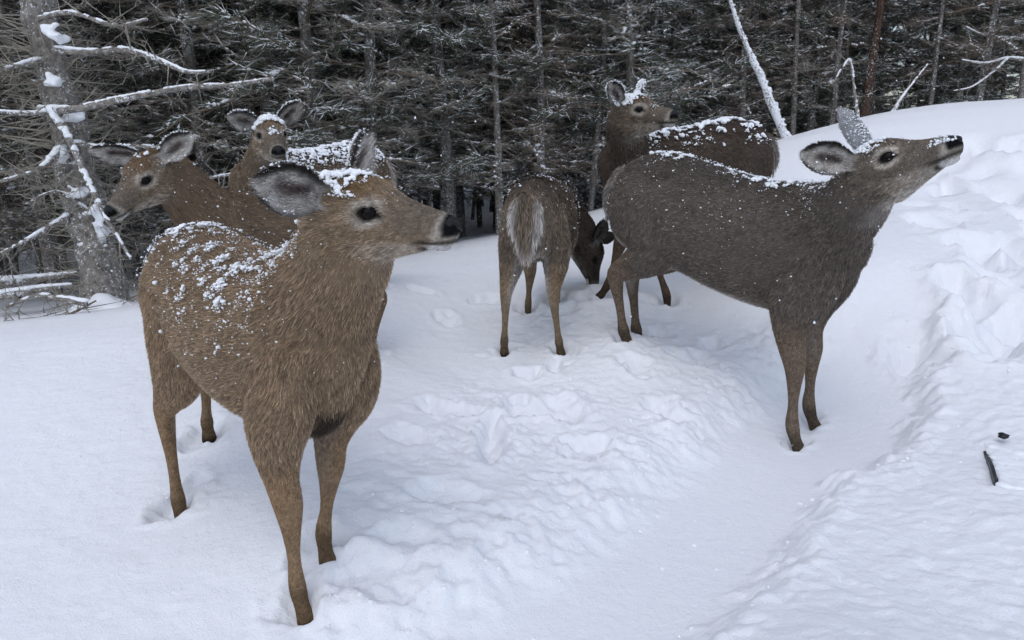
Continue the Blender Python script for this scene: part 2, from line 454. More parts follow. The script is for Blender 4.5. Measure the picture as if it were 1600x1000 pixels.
# little balls of thrown snow
def ico(level=0):
    bm = bmesh.new(); bmesh.ops.create_icosphere(bm, subdivisions=level + 1, radius=1)
    V = np.array([v.co[:] for v in bm.verts]); F = np.array([[v.index for v in f.verts] for f in bm.faces]); bm.free()
    return V, F
ICO0, ICO1 = ico(0), ico(1)
OCT = (np.array([(1, 0, 0), (-1, 0, 0), (0, 1, 0), (0, -1, 0), (0, 0, 1), (0, 0, -1)], float), np.array([(0, 2, 4), (2, 1, 4), (1, 3, 4), (3, 0, 4), (2, 0, 5), (1, 2, 5), (3, 1, 5), (0, 3, 5)]))
def lumps(P, Rd, ic=ICO0, flat=0.8, jit=0.25, Nv=None):
    """many small irregular snow grains as one mesh"""
    V0, F0 = ic
    n, m = len(P), len(V0)
    ang = rng.uniform(0, 2 * np.pi, n); c, s = np.cos(ang), np.sin(ang)
    V = np.repeat(V0[None], n, 0) * (1 + rng.uniform(-jit, jit, (n, m, 1)))
    V = V * rng.uniform(0.75, 1.3, (n, 1, 3))
    V[:, :, 2] *= flat
    x = V[:, :, 0] * c[:, None] - V[:, :, 1] * s[:, None]; y = V[:, :, 0] * s[:, None] + V[:, :, 1] * c[:, None]
    V = np.stack([x, y, V[:, :, 2]], -1) * np.asarray(Rd)[:, None, None] + np.asarray(P)[:, None, :]
    F = (F0[None] + (np.arange(n) * m)[:, None, None]).reshape(-1, 3)
    return V.reshape(-1, 3), F
crP, crR = [], []
for poly, n, sp in ((EDGE_R, 90, .11), (EDGE_L, 110, .14)):
    for _ in range(n):
        i = rng.integers(0, len(poly) - 2); t = rng.random()
        q = poly[i] * (1 - t) + poly[i + 1] * t + rng.normal(0, sp, 2)
        r = abs(rng.normal(0, .0035)) + .002
        crP.append((q[0], q[1], ground_z(*q) - r * .15)); crR.append(r)
for x, y, r0, w in CHURN:
    for _ in range(int(7 * w)):
        q = np.array([x, y]) + rng.normal(0, r0 * .7, 2)
        r = abs(rng.normal(0, .0035)) + .002
        crP.append((q[0], q[1], ground_z(*q) - r * .15)); crR.append(r)
V, F = lumps(np.array(crP), np.array(crR), ICO1, 0.8, 0.12)
tag(link('snow_crumbs', mesh_np('snow_crumbs', V, F), M_SNOW_LUMP), 'small balls of thrown snow scattered along the trodden path', None, None, 'stuff')
# ------------------------------------------------------------------ deer
def Rz(a): c, s = math.cos(a), math.sin(a); return np.array([[c, -s, 0], [s, c, 0], [0, 0, 1.0]])
def Ry(a): c, s = math.cos(a), math.sin(a); return np.array([[c, 0, s], [0, 1.0, 0], [-s, 0, c]])
def Rx(a): c, s = math.cos(a), math.sin(a); return np.array([[1.0, 0, 0], [0, c, -s], [0, s, c]])

class Shell:
    """collects closed lofts; every vertex remembers its part, its place on a standard animal and the lie of the hair"""
    def __init__(self):
        self.V, self.F, self.part, self.rest, self.flow = [], [], [], [], []
        self.n = 0
    def add(self, V, F, part, rest, flow):
        V = np.asarray(V, float)
        self.V.append(V); self.F += [tuple(int(i) + self.n for i in f) for f in F]
        self.part.append(np.full(len(V), part)); self.rest.append(np.asarray(rest, float)); self.flow.append(np.asarray(flow, float))
        self.n += len(V)

def loft_faces(nr, ns):
    F = []
    for i in range(nr - 1):
        for j in range(ns):
            k = (j + 1) % ns
            F.append((i * ns + j, i * ns + k, (i + 1) * ns + k, (i + 1) * ns + j))
    F.append(tuple(range(ns))[::-1]); F.append(tuple((nr - 1) * ns + j for j in range(ns)))
    return F

def spline(T, t):
    """monotone-ish cubic through table rows (first column is the parameter)"""
    T = np.asarray(T, float); x = T[:, 0]; Y = T[:, 1:]
    m = np.gradient(Y, x, axis=0)
    t = np.clip(t, x[0], x[-1]); i = np.clip(np.searchsorted(x, t) - 1, 0, len(x) - 2)
    h = (x[i + 1] - x[i]); u = ((t - x[i]) / h)[:, None]; h = h[:, None]
    return (2*u**3 - 3*u**2 + 1) * Y[i] + (u**3 - 2*u**2 + u) * h * m[i] + (-2*u**3 + 3*u**2) * Y[i+1] + (u**3 - u**2) * h * m[i+1]

NS = 28
ANG = np.linspace(0, 2 * np.pi, NS, endpoint=False)
def superell(e):
    c, s = np.cos(ANG), np.sin(ANG)
    return np.sign(c) * np.abs(c) ** (2 / e), np.sign(s) * np.abs(s) ** (2 / e)

TORSO = [(-.535, .745, .635, .045), (-.52, .80, .58, .085), (-.48, .855, .53, .125), (-.42, .89, .50, .15), (-.33, .912, .485, .163), (-.20, .905, .475, .170), (-.05, .888, .450, .182),
         (.08, .882, .440, .183), (.20, .900, .440, .172), (.29, .902, .447, .152), (.36, .878, .478, .120), (.42, .84, .555, .088), (.46, .795, .63, .060), (.48, .75, .68, .028)]
HEAD = [(-.035, .030, -.062, .045), (.0, .054, -.098, .064), (.04, .069, -.112, .074), (.08, .077, -.113, .076), (.115, .074, -.112, .072), (.15, .060, -.101, .061), (.19, .042, -.087, .048),
        (.23, .030, -.073, .039), (.26, .024, -.061, .035), (.285, .019, -.051, .0325), (.302, .012, -.045, .028), (.314, .002, -.034, .018), (.318, -.008, -.024, .008)]
HIND = [(-.33, .07, .75, .15, .075), (-.315, .082, .65, .15, .085), (-.29, .094, .56, .125, .08), (-.325, .097, .475, .088, .062), (-.395, .094, .405, .054, .043), (-.450, .09, .347, .041, .032), (-.438, .09, .285, .028, .025),
        (-.412, .09, .20, .019, .017), (-.388, .09, .115, .021, .019), (-.380, .09, .09, .0265, .0225), (-.364, .09, .055, .021, .0205), (-.346, .09, .024, .028, .025), (-.334, .09, 0, .032, .027)]
FORE = [(.335, .08, .72, .09, .05), (.32, .098, .61, .105, .062), (.275, .106, .52, .100, .066), (.255, .103, .445, .074, .054), (.252, .098, .375, .050, .041), (.264, .094, .312, .040, .037), (.263, .093, .262, .029, .027),
        (.258, .092, .18, .0185, .0165), (.256, .09, .092, .0255, .022), (.268, .09, .056, .0205, .020), (.285, .09, .024, .028, .025), (.296, .09, 0, .032, .027)]
FOOT = {'f': np.array([.26, .09, .06]), 'h': np.array([-.38, .09, .06])}
HN = np.array([.52, 0, 1.08]); BC = np.array([0, 0, .68])
EYE = np.array([.138, .0585, .016]); EAR0 = np.array([.03, .058, .04])
hx_eye = EYE

def build_deer(key, name, label, coat, voxel, nhair, snow, opts):
    d = DEER[key]; p = d['p']
    t = np.array(p[:3]); Rb = Rz(p[3]) @ Ry(p[4]); s, hs = p[5], p[6]
    girth = opts.get('girth', 1.0)
    body = lambda v: t + s * ((np.atleast_2d(v) - BC) @ Rb.T)
    bdir = lambda v: np.atleast_2d(v) @ Rb.T
    ho = body(HN + np.array(p[7:10]))[0]
    Rh = Rz(p[10]) @ Ry(p[11]) @ Rx(p[12])
    sh = s * hs
    head = lambda v: ho + sh * (np.atleast_2d(v) @ Rh.T)
    hdir = lambda v: np.atleast_2d(v) @ Rh.T
    S = Shell()
    # trunk
    xs = np.linspace(-.535, .48, 44)
    tab = spline(TORSO, xs)
    tab[:, 1] -= opts.get('deep', 0) * smooth(-.15, .2, xs) * smooth(.50, .40, xs)
    cx, sx = superell(2.25)
    rest = []
    for x, (zt, zb, hw) in zip(xs, tab):
        zc = zb + (zt - zb) * 0.52; hw *= girth
        zz = np.where(sx > 0, zc + sx * (zt - zc), zc + sx * (zc - zb))
        ww = hw * cx * (1 - 0.10 * np.clip(sx, 0, 1)) * (1 - .36 * np.clip(-sx, 0, 1) * float(smooth(.08, .34, x)))
        rest.append(np.c_[np.full(NS, x), ww, zz])
    rest = np.concatenate(rest)
    fl = np.tile([-1.0, 0, -.28], (len(rest), 1)); fl[:, 1] = rest[:, 1] * .6
    fl[rest[:, 0] > .38] = [-.5, 0, -1]
    fl[rest[:, 0] < -.46] = [-.3, 0, -1]
    S.add(body(rest), loft_faces(44, NS), 0, rest, bdir(fl))
    V0, F0 = ICO1
    for sg in (-1, 1):
        for c, r in (((.265, .095, .70), (.085, .068, .17)), ((-.31, .085, .835), (.07, .055, .055)), ((-.36, .095, .70), (.13, .070, .13))):
            rr = V0 * np.array(r) + np.array(c) * np.array([1, sg * girth, 1])
            S.add(body(rr), F0.tolist(), 0, rr, np.tile(bdir((-.8, 0, -.5)), (len(rr), 1)))
    # neck
    P0 = np.array([.25, 0, .71])
    P0w = body(P0)[0]; P3 = head(opts.get('nape', (.022, 0, -.036)))[0]
    dirto = nrm(P3 - P0w); L = np.linalg.norm(P3 - P0w)
    d0 = nrm(.6 * bdir((.75, 0, .55))[0] + .4 * dirto)
    d1 = nrm(.6 * dirto + .4 * hdir((.45, 0, .89))[0]) if not opts.get('graze') else nrm(.6 * dirto + .4 * hdir((1, 0, .1))[0])
    P1, P2 = P0w + d0 * L * .38, P3 - d1 * L * .33
    tt = np.linspace(0, 1, 22)
    B = lambda u: (1-u)**3 * P0w + 3*(1-u)**2*u*P1 + 3*(1-u)*u*u*P2 + u**3*P3
    dB = lambda u: 3*(1-u)**2*(P1-P0w) + 6*(1-u)*u*(P2-P1) + 3*u*u*(P3-P2)
    nk = spline(opts.get('neck', [(0, .20, .135), (.2, .168, .122), (.45, .128, .10), (.7, .110, .088), (.88, .104, .082), (1, .096, .072)]), tt)
    yb, yh = bdir((0, 1, 0))[0], hdir((0, 1, 0))[0]
    V, rest, fl = [], [], []
    for u, (rv, rl) in zip(tt, nk):
        c, tg = B(u), nrm(dB(u))
        y = nrm(yb * (1 - u) + yh * u + 1e-3); y = nrm(y - tg * (y @ tg)); v = np.cross(tg, y)
        V.append(c + s * (np.outer(np.cos(ANG) * rl, y) + np.outer(np.sin(ANG) * rv, v)))
        rest.append(np.c_[np.full(NS, u), np.cos(ANG), np.sin(ANG)])
        fl.append(np.tile(-tg, (NS, 1)))
    S.add(np.concatenate(V), loft_faces(22, NS), 1, np.concatenate(rest), np.concatenate(fl))
    # head
    xs = np.linspace(-.035, .318, 40)
    tab = spline(HEAD, xs); rest = []
    for x, (zt, zb, hw) in zip(xs, tab):
        e = 2.2
        c, q = superell(e)
        zc = zb + (zt - zb) * .56
        zz = np.where(q > 0, zc + q * (zt - zc), zc + q * (zc - zb))
        low = np.clip(-q, 0, 1)
        ww = hw * c * (1 - .22 * low - .12 * np.clip(q, 0, 1))
        rest.append(np.c_[np.full(NS, x), ww, zz])
    rest = np.concatenate(rest)
    fl = np.tile([-1.0, 0, -.15], (len(rest), 1))
    S.add(head(rest), loft_faces(40, NS), 2, rest, hdir(fl))
    V0, F0 = ICO1
    for c, r in (((.118, .050, .040), (.034, .017, .017)), ((.118, -.050, .040), (.034, .017, .017)), ((.07, .052, -.045), (.055, .024, .045)), ((.07, -.052, -.045), (.055, .024, .045)),
                 ((.272, 0, -.052), (.030, .021, .012)), ((.296, 0, -.004), (.020, .027, .017)), ((.262, .025, -.022), (.035, .013, .022)), ((.262, -.025, -.022), (.035, .013, .022))):
        rr = V0 * np.array(r) + np.array(c)
        S.add(head(rr), F0.tolist(), 2, rr, np.tile(hdir((-1, 0, -.1)), (len(rr), 1)))
    # ears
    for side, sg in (('R', -1), ('L', 1)):
        dv, nv, ln = d['ears'][side]
        dv, nv = nrm(dv), nrm(nv); sv = np.cross(nv, dv); flip = sv[2] < 0
        if flip: sv = -sv
        b = head(EAR0 * np.array([1, sg, 1]))[0]
        nu, nv_ = 20, 15
        uu = np.linspace(-.16, 1, nu); vv = np.linspace(-1, 1, nv_)
        prof = np.array([(-.16, .030), (0, .029), (.15, .038), (.35, .047), (.55, .047), (.75, .038), (.88, .026), (.96, .014), (1, .005)])
        w = spline(prof, uu)[:, 0] * opts.get('earw', {}).get(side, 1.0)
        cup = np.interp(uu, [-.16, 0, .3, 1], [1.5, 1.3, .75, .45])
        G = []
        for layer in (1, -1):
            for u, wu, cu in zip(uu, w, cup):
                a = vv * min(cu, 1.45)
                k = max(min(cu, 1.45), .3)
                xs_ = wu * np.sin(a) / k * 1.15; zs_ = wu * (1 - np.cos(a)) / k * 1.25
                th = .0054 * (1 - .35 * max(u, 0))
                zoff = layer * th
                G.append(b + sh * (np.outer(np.full(nv_, u * ln), dv) + np.outer(xs_, sv) + np.outer(zs_ - .3 * wu * cu * .4 + zoff, nv)))
        V = np.concatenate(G)
        rest = np.concatenate([np.stack([np.repeat(uu, nv_), np.tile(vv, nu), np.full(nu * nv_, float(l))], 1) for l in (1, -1)])
        F = []
        o2 = nu * nv_
        for i in range(nu - 1):
            for j in range(nv_ - 1):
                a_, b_, c_, d_ = i * nv_ + j, i * nv_ + j + 1, (i + 1) * nv_ + j + 1, (i + 1) * nv_ + j
                F.append((a_, b_, c_, d_)); F.append((o2 + d_, o2 + c_, o2 + b_, o2 + a_))
        ring = [j for j in range(nv_)] + [i * nv_ + nv_ - 1 for i in range(1, nu)] + [(nu - 1) * nv_ + j for j in range(nv_ - 2, -1, -1)] + [i * nv_ for i in range(nu - 2, 0, -1)]
        for a_, b_ in zip(ring, ring[1:] + ring[:1]):
            F.append((b_, a_, o2 + a_, o2 + b_))
        if flip: F = [f[::-1] for f in F]
        S.add(V, F, 5, rest, np.tile(dv, (len(V), 1)))
    # legs
    for leg in ('fR', 'fL', 'hR', 'hL'):
        T = np.array(FORE if leg[0] == 'f' else HIND); sg = -1 if leg[1] == 'R' else 1
        T = T.copy(); T[:, 1] *= sg
        par = np.r_[0, np.cumsum(np.linalg.norm(np.diff(T[:, :3], axis=0), axis=1))]
        q = np.linspace(0, par[-1], 46)
        J = spline(np.c_[par, T], q)
        ft = FOOT[leg[0]] * np.array([1, sg, 1])
        tgt = (Rb.T @ (np.array(d['feet'][leg]) - t)) / s + BC
        dl = tgt - ft + np.array([0, 0, opts.get('lift', {}).get(leg, 0.0)])
        z0 = T[0, 2]
        wgt = np.clip((z0 - J[:, 2]) / (z0 - .06), 0, 1.08) ** 1.15
        Cp = J[:, :3] + wgt[:, None] * dl
        tg = nrm(np.gradient(Cp, axis=0))
        V, rest, fl = [], [], []
        for c, g, j in zip(Cp, tg, J):
            y = nrm(np.array([0, 1.0, 0]) - g * g[1]); v = np.cross(y, g)
            V.append(c + np.outer(np.cos(ANG) * j[4], y) + np.outer(np.sin(ANG) * j[3], v))
            rest.append(np.c_[np.full(NS, j[2]), np.cos(ANG) * sg, np.sin(ANG)])   # height, outer(+)/inner(-), front/back
            fl.append(np.tile(g, (NS, 1)))
        S.add(body(np.concatenate(V)), loft_faces(46, NS), 3 if leg[0] == 'f' else 4, np.concatenate(rest), bdir(np.concatenate(fl)))
    # tail
    q = np.linspace(0, 1, 14)
    ta = opts.get('tail', [(0, -.47, .835, .022), (.3, -.535, .79, .034), (.65, -.565, .69, .034), (1, -.56, .60, .012)])
    J = spline(ta, q); V, rest, fl = [], [], []
    Cp = np.c_[J[:, 0], np.zeros(14), J[:, 1]]; tg = nrm(np.gradient(Cp, axis=0))
    for u, c, g, j in zip(q, Cp, tg, J):
        y = np.array([0, 1.0, 0]); v = np.cross(y, g)
        V.append(c + np.outer(np.cos(ANG) * j[2] * 1.5, y) + np.outer(np.sin(ANG) * j[2] * .6, v))
        rest.append(np.c_[np.full(NS, u), np.cos(ANG), np.sin(ANG)]); fl.append(np.tile(g, (NS, 1)))
    S.add(body(np.concatenate(V)), loft_faces(14, NS), 6, np.concatenate(rest), bdir(np.concatenate(fl)))

    SV = np.concatenate(S.V); SP = np.concatenate(S.part); SR = np.concatenate(S.rest); SF = np.concatenate(S.flow)
    root_loc = np.array([t[0], t[1], min(q[2] for q in d['feet'].values())])
    raw = bpy.data.meshes.new('raw'); raw.from_pydata((SV - root_loc).tolist(), [], S.F); raw.update()
    tmp = bpy.data.objects.new('tmp', raw); COL.objects.link(tmp)
    md = tmp.modifiers.new('r', 'REMESH'); md.mode = 'VOXEL'; md.voxel_size = voxel; md.use_smooth_shade = True
    sm = tmp.modifiers.new('s', 'SMOOTH'); sm.factor = .5; sm.iterations = 4
    dg = bpy.context.evaluated_depsgraph_get(); dg.update()
    me = bpy.data.meshes.new_from_object(tmp.evaluated_get(dg), depsgraph=dg)
    bpy.data.objects.remove(tmp); bpy.data.meshes.remove(raw)
    me.name = name + '_body'
    nv = len(me.vertices)
    co = np.empty(nv * 3, np.float32); me.vertices.foreach_get('co', co); co = co.reshape(-1, 3).astype(float)
    no = np.empty(nv * 3, np.float32); me.vertices.foreach_get('normal', no); no = no.reshape(-1, 3).astype(float)
    kd = kdtree.KDTree(len(SV))
    for i, v in enumerate((SV - root_loc).tolist()): kd.insert(v, i)
    kd.balance()
    near = np.array([kd.find(v)[1] for v in co.tolist()])
    part, rest, flow = SP[near].astype(int), SR[near], SF[near]
    # exact head coordinates, for the markings of the face
    wco = co + root_loc
    hc = ((wco - ho) @ Rh) / sh
    bc = ((wco - t) @ Rb) / s + BC
    rest = np.where((part == 2)[:, None], hc, rest)
    rest = np.where((part == 0)[:, None], bc, rest)
    colr, flen = coat_of(part, rest, wco, bc, hc, coat)
    spk = 1 + .22 * fbm(wco, 60, 3, 81) + .22 * rng.normal(0, 1, nv).clip(-1.5, 1.5) * ((part == 2) | (part == 3) | (part == 4))
    # soften the borders between markings: average over neighbours
    ed = np.empty(len(me.edges) * 2, np.int32); me.edges.foreach_get('vertices', ed); ed = ed.reshape(-1, 2)
    def relax(a, k):
        for _ in range(k):
            acc = a.copy(); cnt = np.ones(nv)
            np.add.at(acc, ed[:, 0], a[ed[:, 1]]); np.add.at(acc, ed[:, 1], a[ed[:, 0]])
            np.add.at(cnt, ed[:, 0], 1); np.add.at(cnt, ed[:, 1], 1)
            a = acc / (cnt[:, None] if a.ndim == 2 else cnt)
        return a
    body_soft = relax(colr, 8); face = (part == 2) & (hc[:, 0] > .1) | (part == 5)
    colr = np.where(face[:, None], relax(colr, 1), body_soft)
    colr = colr * np.clip(spk, .5, 1.6)[:, None]
    flen = relax(flen, 5); flow = nrm(relax(flow, 8))
    ca = me.attributes.new('coat', 'FLOAT_COLOR', 'POINT')
    ca.data.foreach_set('color', np.c_[colr * coat.get('under', .55), np.ones(nv)].astype(np.float32).ravel())
    me.polygons.foreach_set('use_smooth', np.ones(len(me.polygons), bool))

    root = bpy.data.objects.new(name, None); COL.objects.link(root); root.location = root_loc.tolist()
    root.empty_display_size = .2
    tag(root, label, 'deer', 'deer standing in the snow')
    link('body', me, M_HIDE, root)
    # eyes
    for sg in (-1, 1):
        bm = bmesh.new(); bmesh.ops.create_uvsphere(bm, u_segments=24, v_segments=16, radius=.0166 * sh)
        em = bpy.data.meshes.new('eye'); bm.to_mesh(em); bm.free()
        for q in em.polygons: q.use_smooth = True
        e = link('eye', em, M_EYE, root, (head(EYE * np.array([1, sg, 1]) - np.array([0, sg * .0082, 0]))[0] - root_loc).tolist())
        e.scale = (1.0, 1.0, 1.0)
    # bare nose leather with two nostrils
    uu = np.sin(np.linspace(0, math.pi / 2, 12)); V, F = [], []
    for u in uu:
        x = .288 + .033 * u
        rw = .0255 * math.sqrt(max(1 - u ** 2.0, 0.004)); rh = .0175 * math.sqrt(max(1 - u ** 2.0, .004))
        for a in ANG:
            yy, zz = math.cos(a) * rw * (1 - .18 * max(-math.sin(a), 0)), math.sin(a) * rh - .003
            xx = x
            for sgn in (-1, 1):
                dd = ((yy - sgn * .0135) / .0055) ** 2 + ((zz + .003) / .0065) ** 2
                xx -= .010 * math.exp(-dd) * u
            V.append((xx, yy, zz))
    F = loft_faces(12, NS)
    link('nose', mesh_np('nose', head(np.array(V)) - root_loc, F), M_NOSE, root)

    # ---- fur
    me.calc_loop_triangles()
    tri = np.empty(len(me.loop_triangles) * 3, np.int32); me.loop_triangles.foreach_get('vertices', tri); tri = tri.reshape(-1, 3)
    A = np.linalg.norm(np.cross(co[tri[:, 1]] - co[tri[:, 0]], co[tri[:, 2]] - co[tri[:, 0]]), axis=1)
    dens = np.where(part == 2, np.where(hc[:, 0] > .12, 5.0, 3.0), np.where(part == 5, 2.4, np.where((part == 3) | (part == 4), np.where(rest[:, 0] < .42, 3.5, 1.6), 1.0)))
    dens = dens * (flen > .002)
    A = A * dens[tri].mean(1)
    pick = rng.choice(len(tri), nhair, p=A / A.sum())
    ba = rng.dirichlet((1, 1, 1), nhair)
    mix = lambda a: (a[tri[pick]] * (ba[:, :, None] if a.ndim == 2 else ba)).sum(1)
    hp, hn, hf, hl, hcol = mix(co), nrm(mix(no)), mix(flow), mix(flen), mix(colr)
    hpart = part[tri[pick, 0]]
    hl = hl * rng.uniform(.55, 1.3, nhair)
    wn = np.stack([fbm(hp + root_loc, 9, 2, 60 + i) for i in range(3)], 1)
    wf = np.stack([vnoise(hp + root_loc, 55, 70 + i) for i in range(3)], 1)
    hf = hf + wn * .28 + wf * .28
    hf = nrm(hf - hn * (hf * hn).sum(1, keepdims=True))
    lift = opts.get('lift_fur', .42) * np.ones(nhair)
    lift[hpart == 5] = .6; lift[hpart == 2] = .5
    d_root = nrm(hf + hn * (lift * 1.5)[:, None]); d_tip = nrm(hf + hn * (lift * .35)[:, None] + rng.normal(0, .13, (nhair, 3)))
    npnt = 4
    pts = np.empty((nhair, npnt, 3))
    pts[:, 0] = hp - hn * .0015
    cur = pts[:, 0]
    for k in range(1, npnt):
        u = (k - .5) / (npnt - 1)
        dd = nrm(d_root * (1 - u) + d_tip * u)
        cur = cur + dd * (hl / (npnt - 1))[:, None]
        pts[:, k] = cur
    # locks: neighbouring hairs lean to the tip of one of them
    nc = nhair // opts.get('lock', 6)
    kc = kdtree.KDTree(nc)
    for i in range(nc): kc.insert(hp[i].tolist(), i)
    kc.balance()
    cl = np.array([kc.find(v)[1] for v in hp.tolist()])
    for k in range(1, npnt):
        w = (opts.get('lockw', .12) * (k / (npnt - 1)) ** 1.3) * np.where(hpart == 2, .6, 1.0)
        far = np.linalg.norm(hp[cl] - hp, axis=1)
        w = w * (far < .03)
        pts[:, k] = pts[:, k] * (1 - w[:, None]) + pts[cl, k] * w[:, None]
    hair = bpy.data.hair_curves.new(name + '_fur')
    hair.add_curves([npnt] * nhair)
    hair.attributes['position'].data.foreach_set('vector', pts.astype(np.float32).ravel()) if 'position' in hair.attributes else hair.points.foreach_set('position', pts.astype(np.float32).ravel())
    rad = np.tile(np.array([1.0, .95, .7, .12]), (nhair, 1)) * (opts.get('hr', .00058) * np.clip(hl / .02, .6, 1.1))[:, None]
    ra = hair.attributes.get('radius') or hair.attributes.new('radius', 'FLOAT', 'POINT')
    ra.data.foreach_set('value', rad.astype(np.float32).ravel())
    tone = (1 + .22 * rng.normal(0, 1, nhair).clip(-1.6, 1.6)) * (1 + .20 * fbm(hp + root_loc, 26, 2, 90)) * (1 + .10 * rng.normal(0, 1, nc)[cl].clip(-1.5, 1.5))
    tone = tone * (1 + opts.get('salt', .5) * vnoise(hp + root_loc, opts.get('grain', 210), 95)) * np.where(rng.random(nhair) < .025, 1.5, 1.0)
    hcol = np.clip(hcol * np.clip(tone, .22, 2.3)[:, None], 0, .92)
    at = hair.attributes.new('coat', 'FLOAT_COLOR', 'CURVE')
    at.data.foreach_set('color', np.c_[hcol, np.ones(nhair)].astype(np.float32).ravel())
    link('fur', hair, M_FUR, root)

    # ---- snow caught in the coat: loose grains, and crusts where it lies thick
    area = np.linalg.norm(np.cross(co[tri[:, 1]] - co[tri[:, 0]], co[tri[:, 2]] - co[tri[:, 0]]), axis=1); area /= area.sum()
    parts_ = []
    for sp in snow:
        n = sp['n']
        vm = sp['mask'](part, bc, hc, no, rest) * smooth(sp.get('nz0', .0), sp.get('nz1', .5), no[:, 2])
        wt_ = area * (vm[tri].mean(1) > .02); wt_ /= wt_.sum()
        pk = rng.choice(len(tri), n * 4, p=wt_)
        bb = rng.dirichlet((1, 1, 1), n * 4)
        mx = lambda a: (a[tri[pk]] * (bb[:, :, None] if a.ndim == 2 else bb)).sum(1)
        q, qn, ql = mx(co), nrm(mx(no)), mx(flen)
        qb, qh, qp = mx(bc), mx(hc), part[tri[pk, 0]]
        qr = rest[tri[pk, 0]]
        m = sp['mask'](qp, qb, qh, qn, qr)
        fq = sp.get('freq', 11)
        nz = .5 * fbm(q + root_loc, fq, 3, sp.get('seed', 5)) + .5 * vnoise(q + root_loc, fq * 5, sp.get('seed', 5) + 3)
        pr = m * smooth(sp.get('lo', -.1), sp.get('hi', .35), nz) * smooth(sp.get('nz0', .0), sp.get('nz1', .5), qn[:, 2])
        ok = np.where(rng.random(len(q)) < pr)[0][:n]
        if not len(ok): continue
        r = sp['r'] * (0.4 + rng.gamma(1.6, .42, len(ok)))
        P_ = q[ok] + qn[ok] * (np.maximum(ql[ok], .004) * sp.get('up', .5) + r * .2)[:, None]
        if sp.get('crust'):
            V, F = lumps(P_, r, ICO0, .75, .25)
            cm = remesh(mesh_np('crust', V, F), sp['r'] * .55, 2)
            so = link('snow_crust', cm, M_SNOW_LUMP, root); so['kind'] = 'stuff'
        else:
            big = r > .003
            for sel, ic in ((big, ICO0), (~big, OCT)):
                if sel.any(): parts_.append(lumps(P_[sel], r[sel], ic, .75, .3))
    k0 = 0; VV, FF = [], []
    for V, F in parts_:
        VV.append(V); FF.append(F + k0); k0 += len(V)
    so = link('snow_dusting', mesh_np('snow_dusting', np.concatenate(VV), np.concatenate(FF)), M_SNOW_LUMP, root)
    so['kind'] = 'stuff'
    print(key, name, 'verts', nv, 'hairs', nhair, 'snow tris', sum(len(f) for f in FF))
    return root

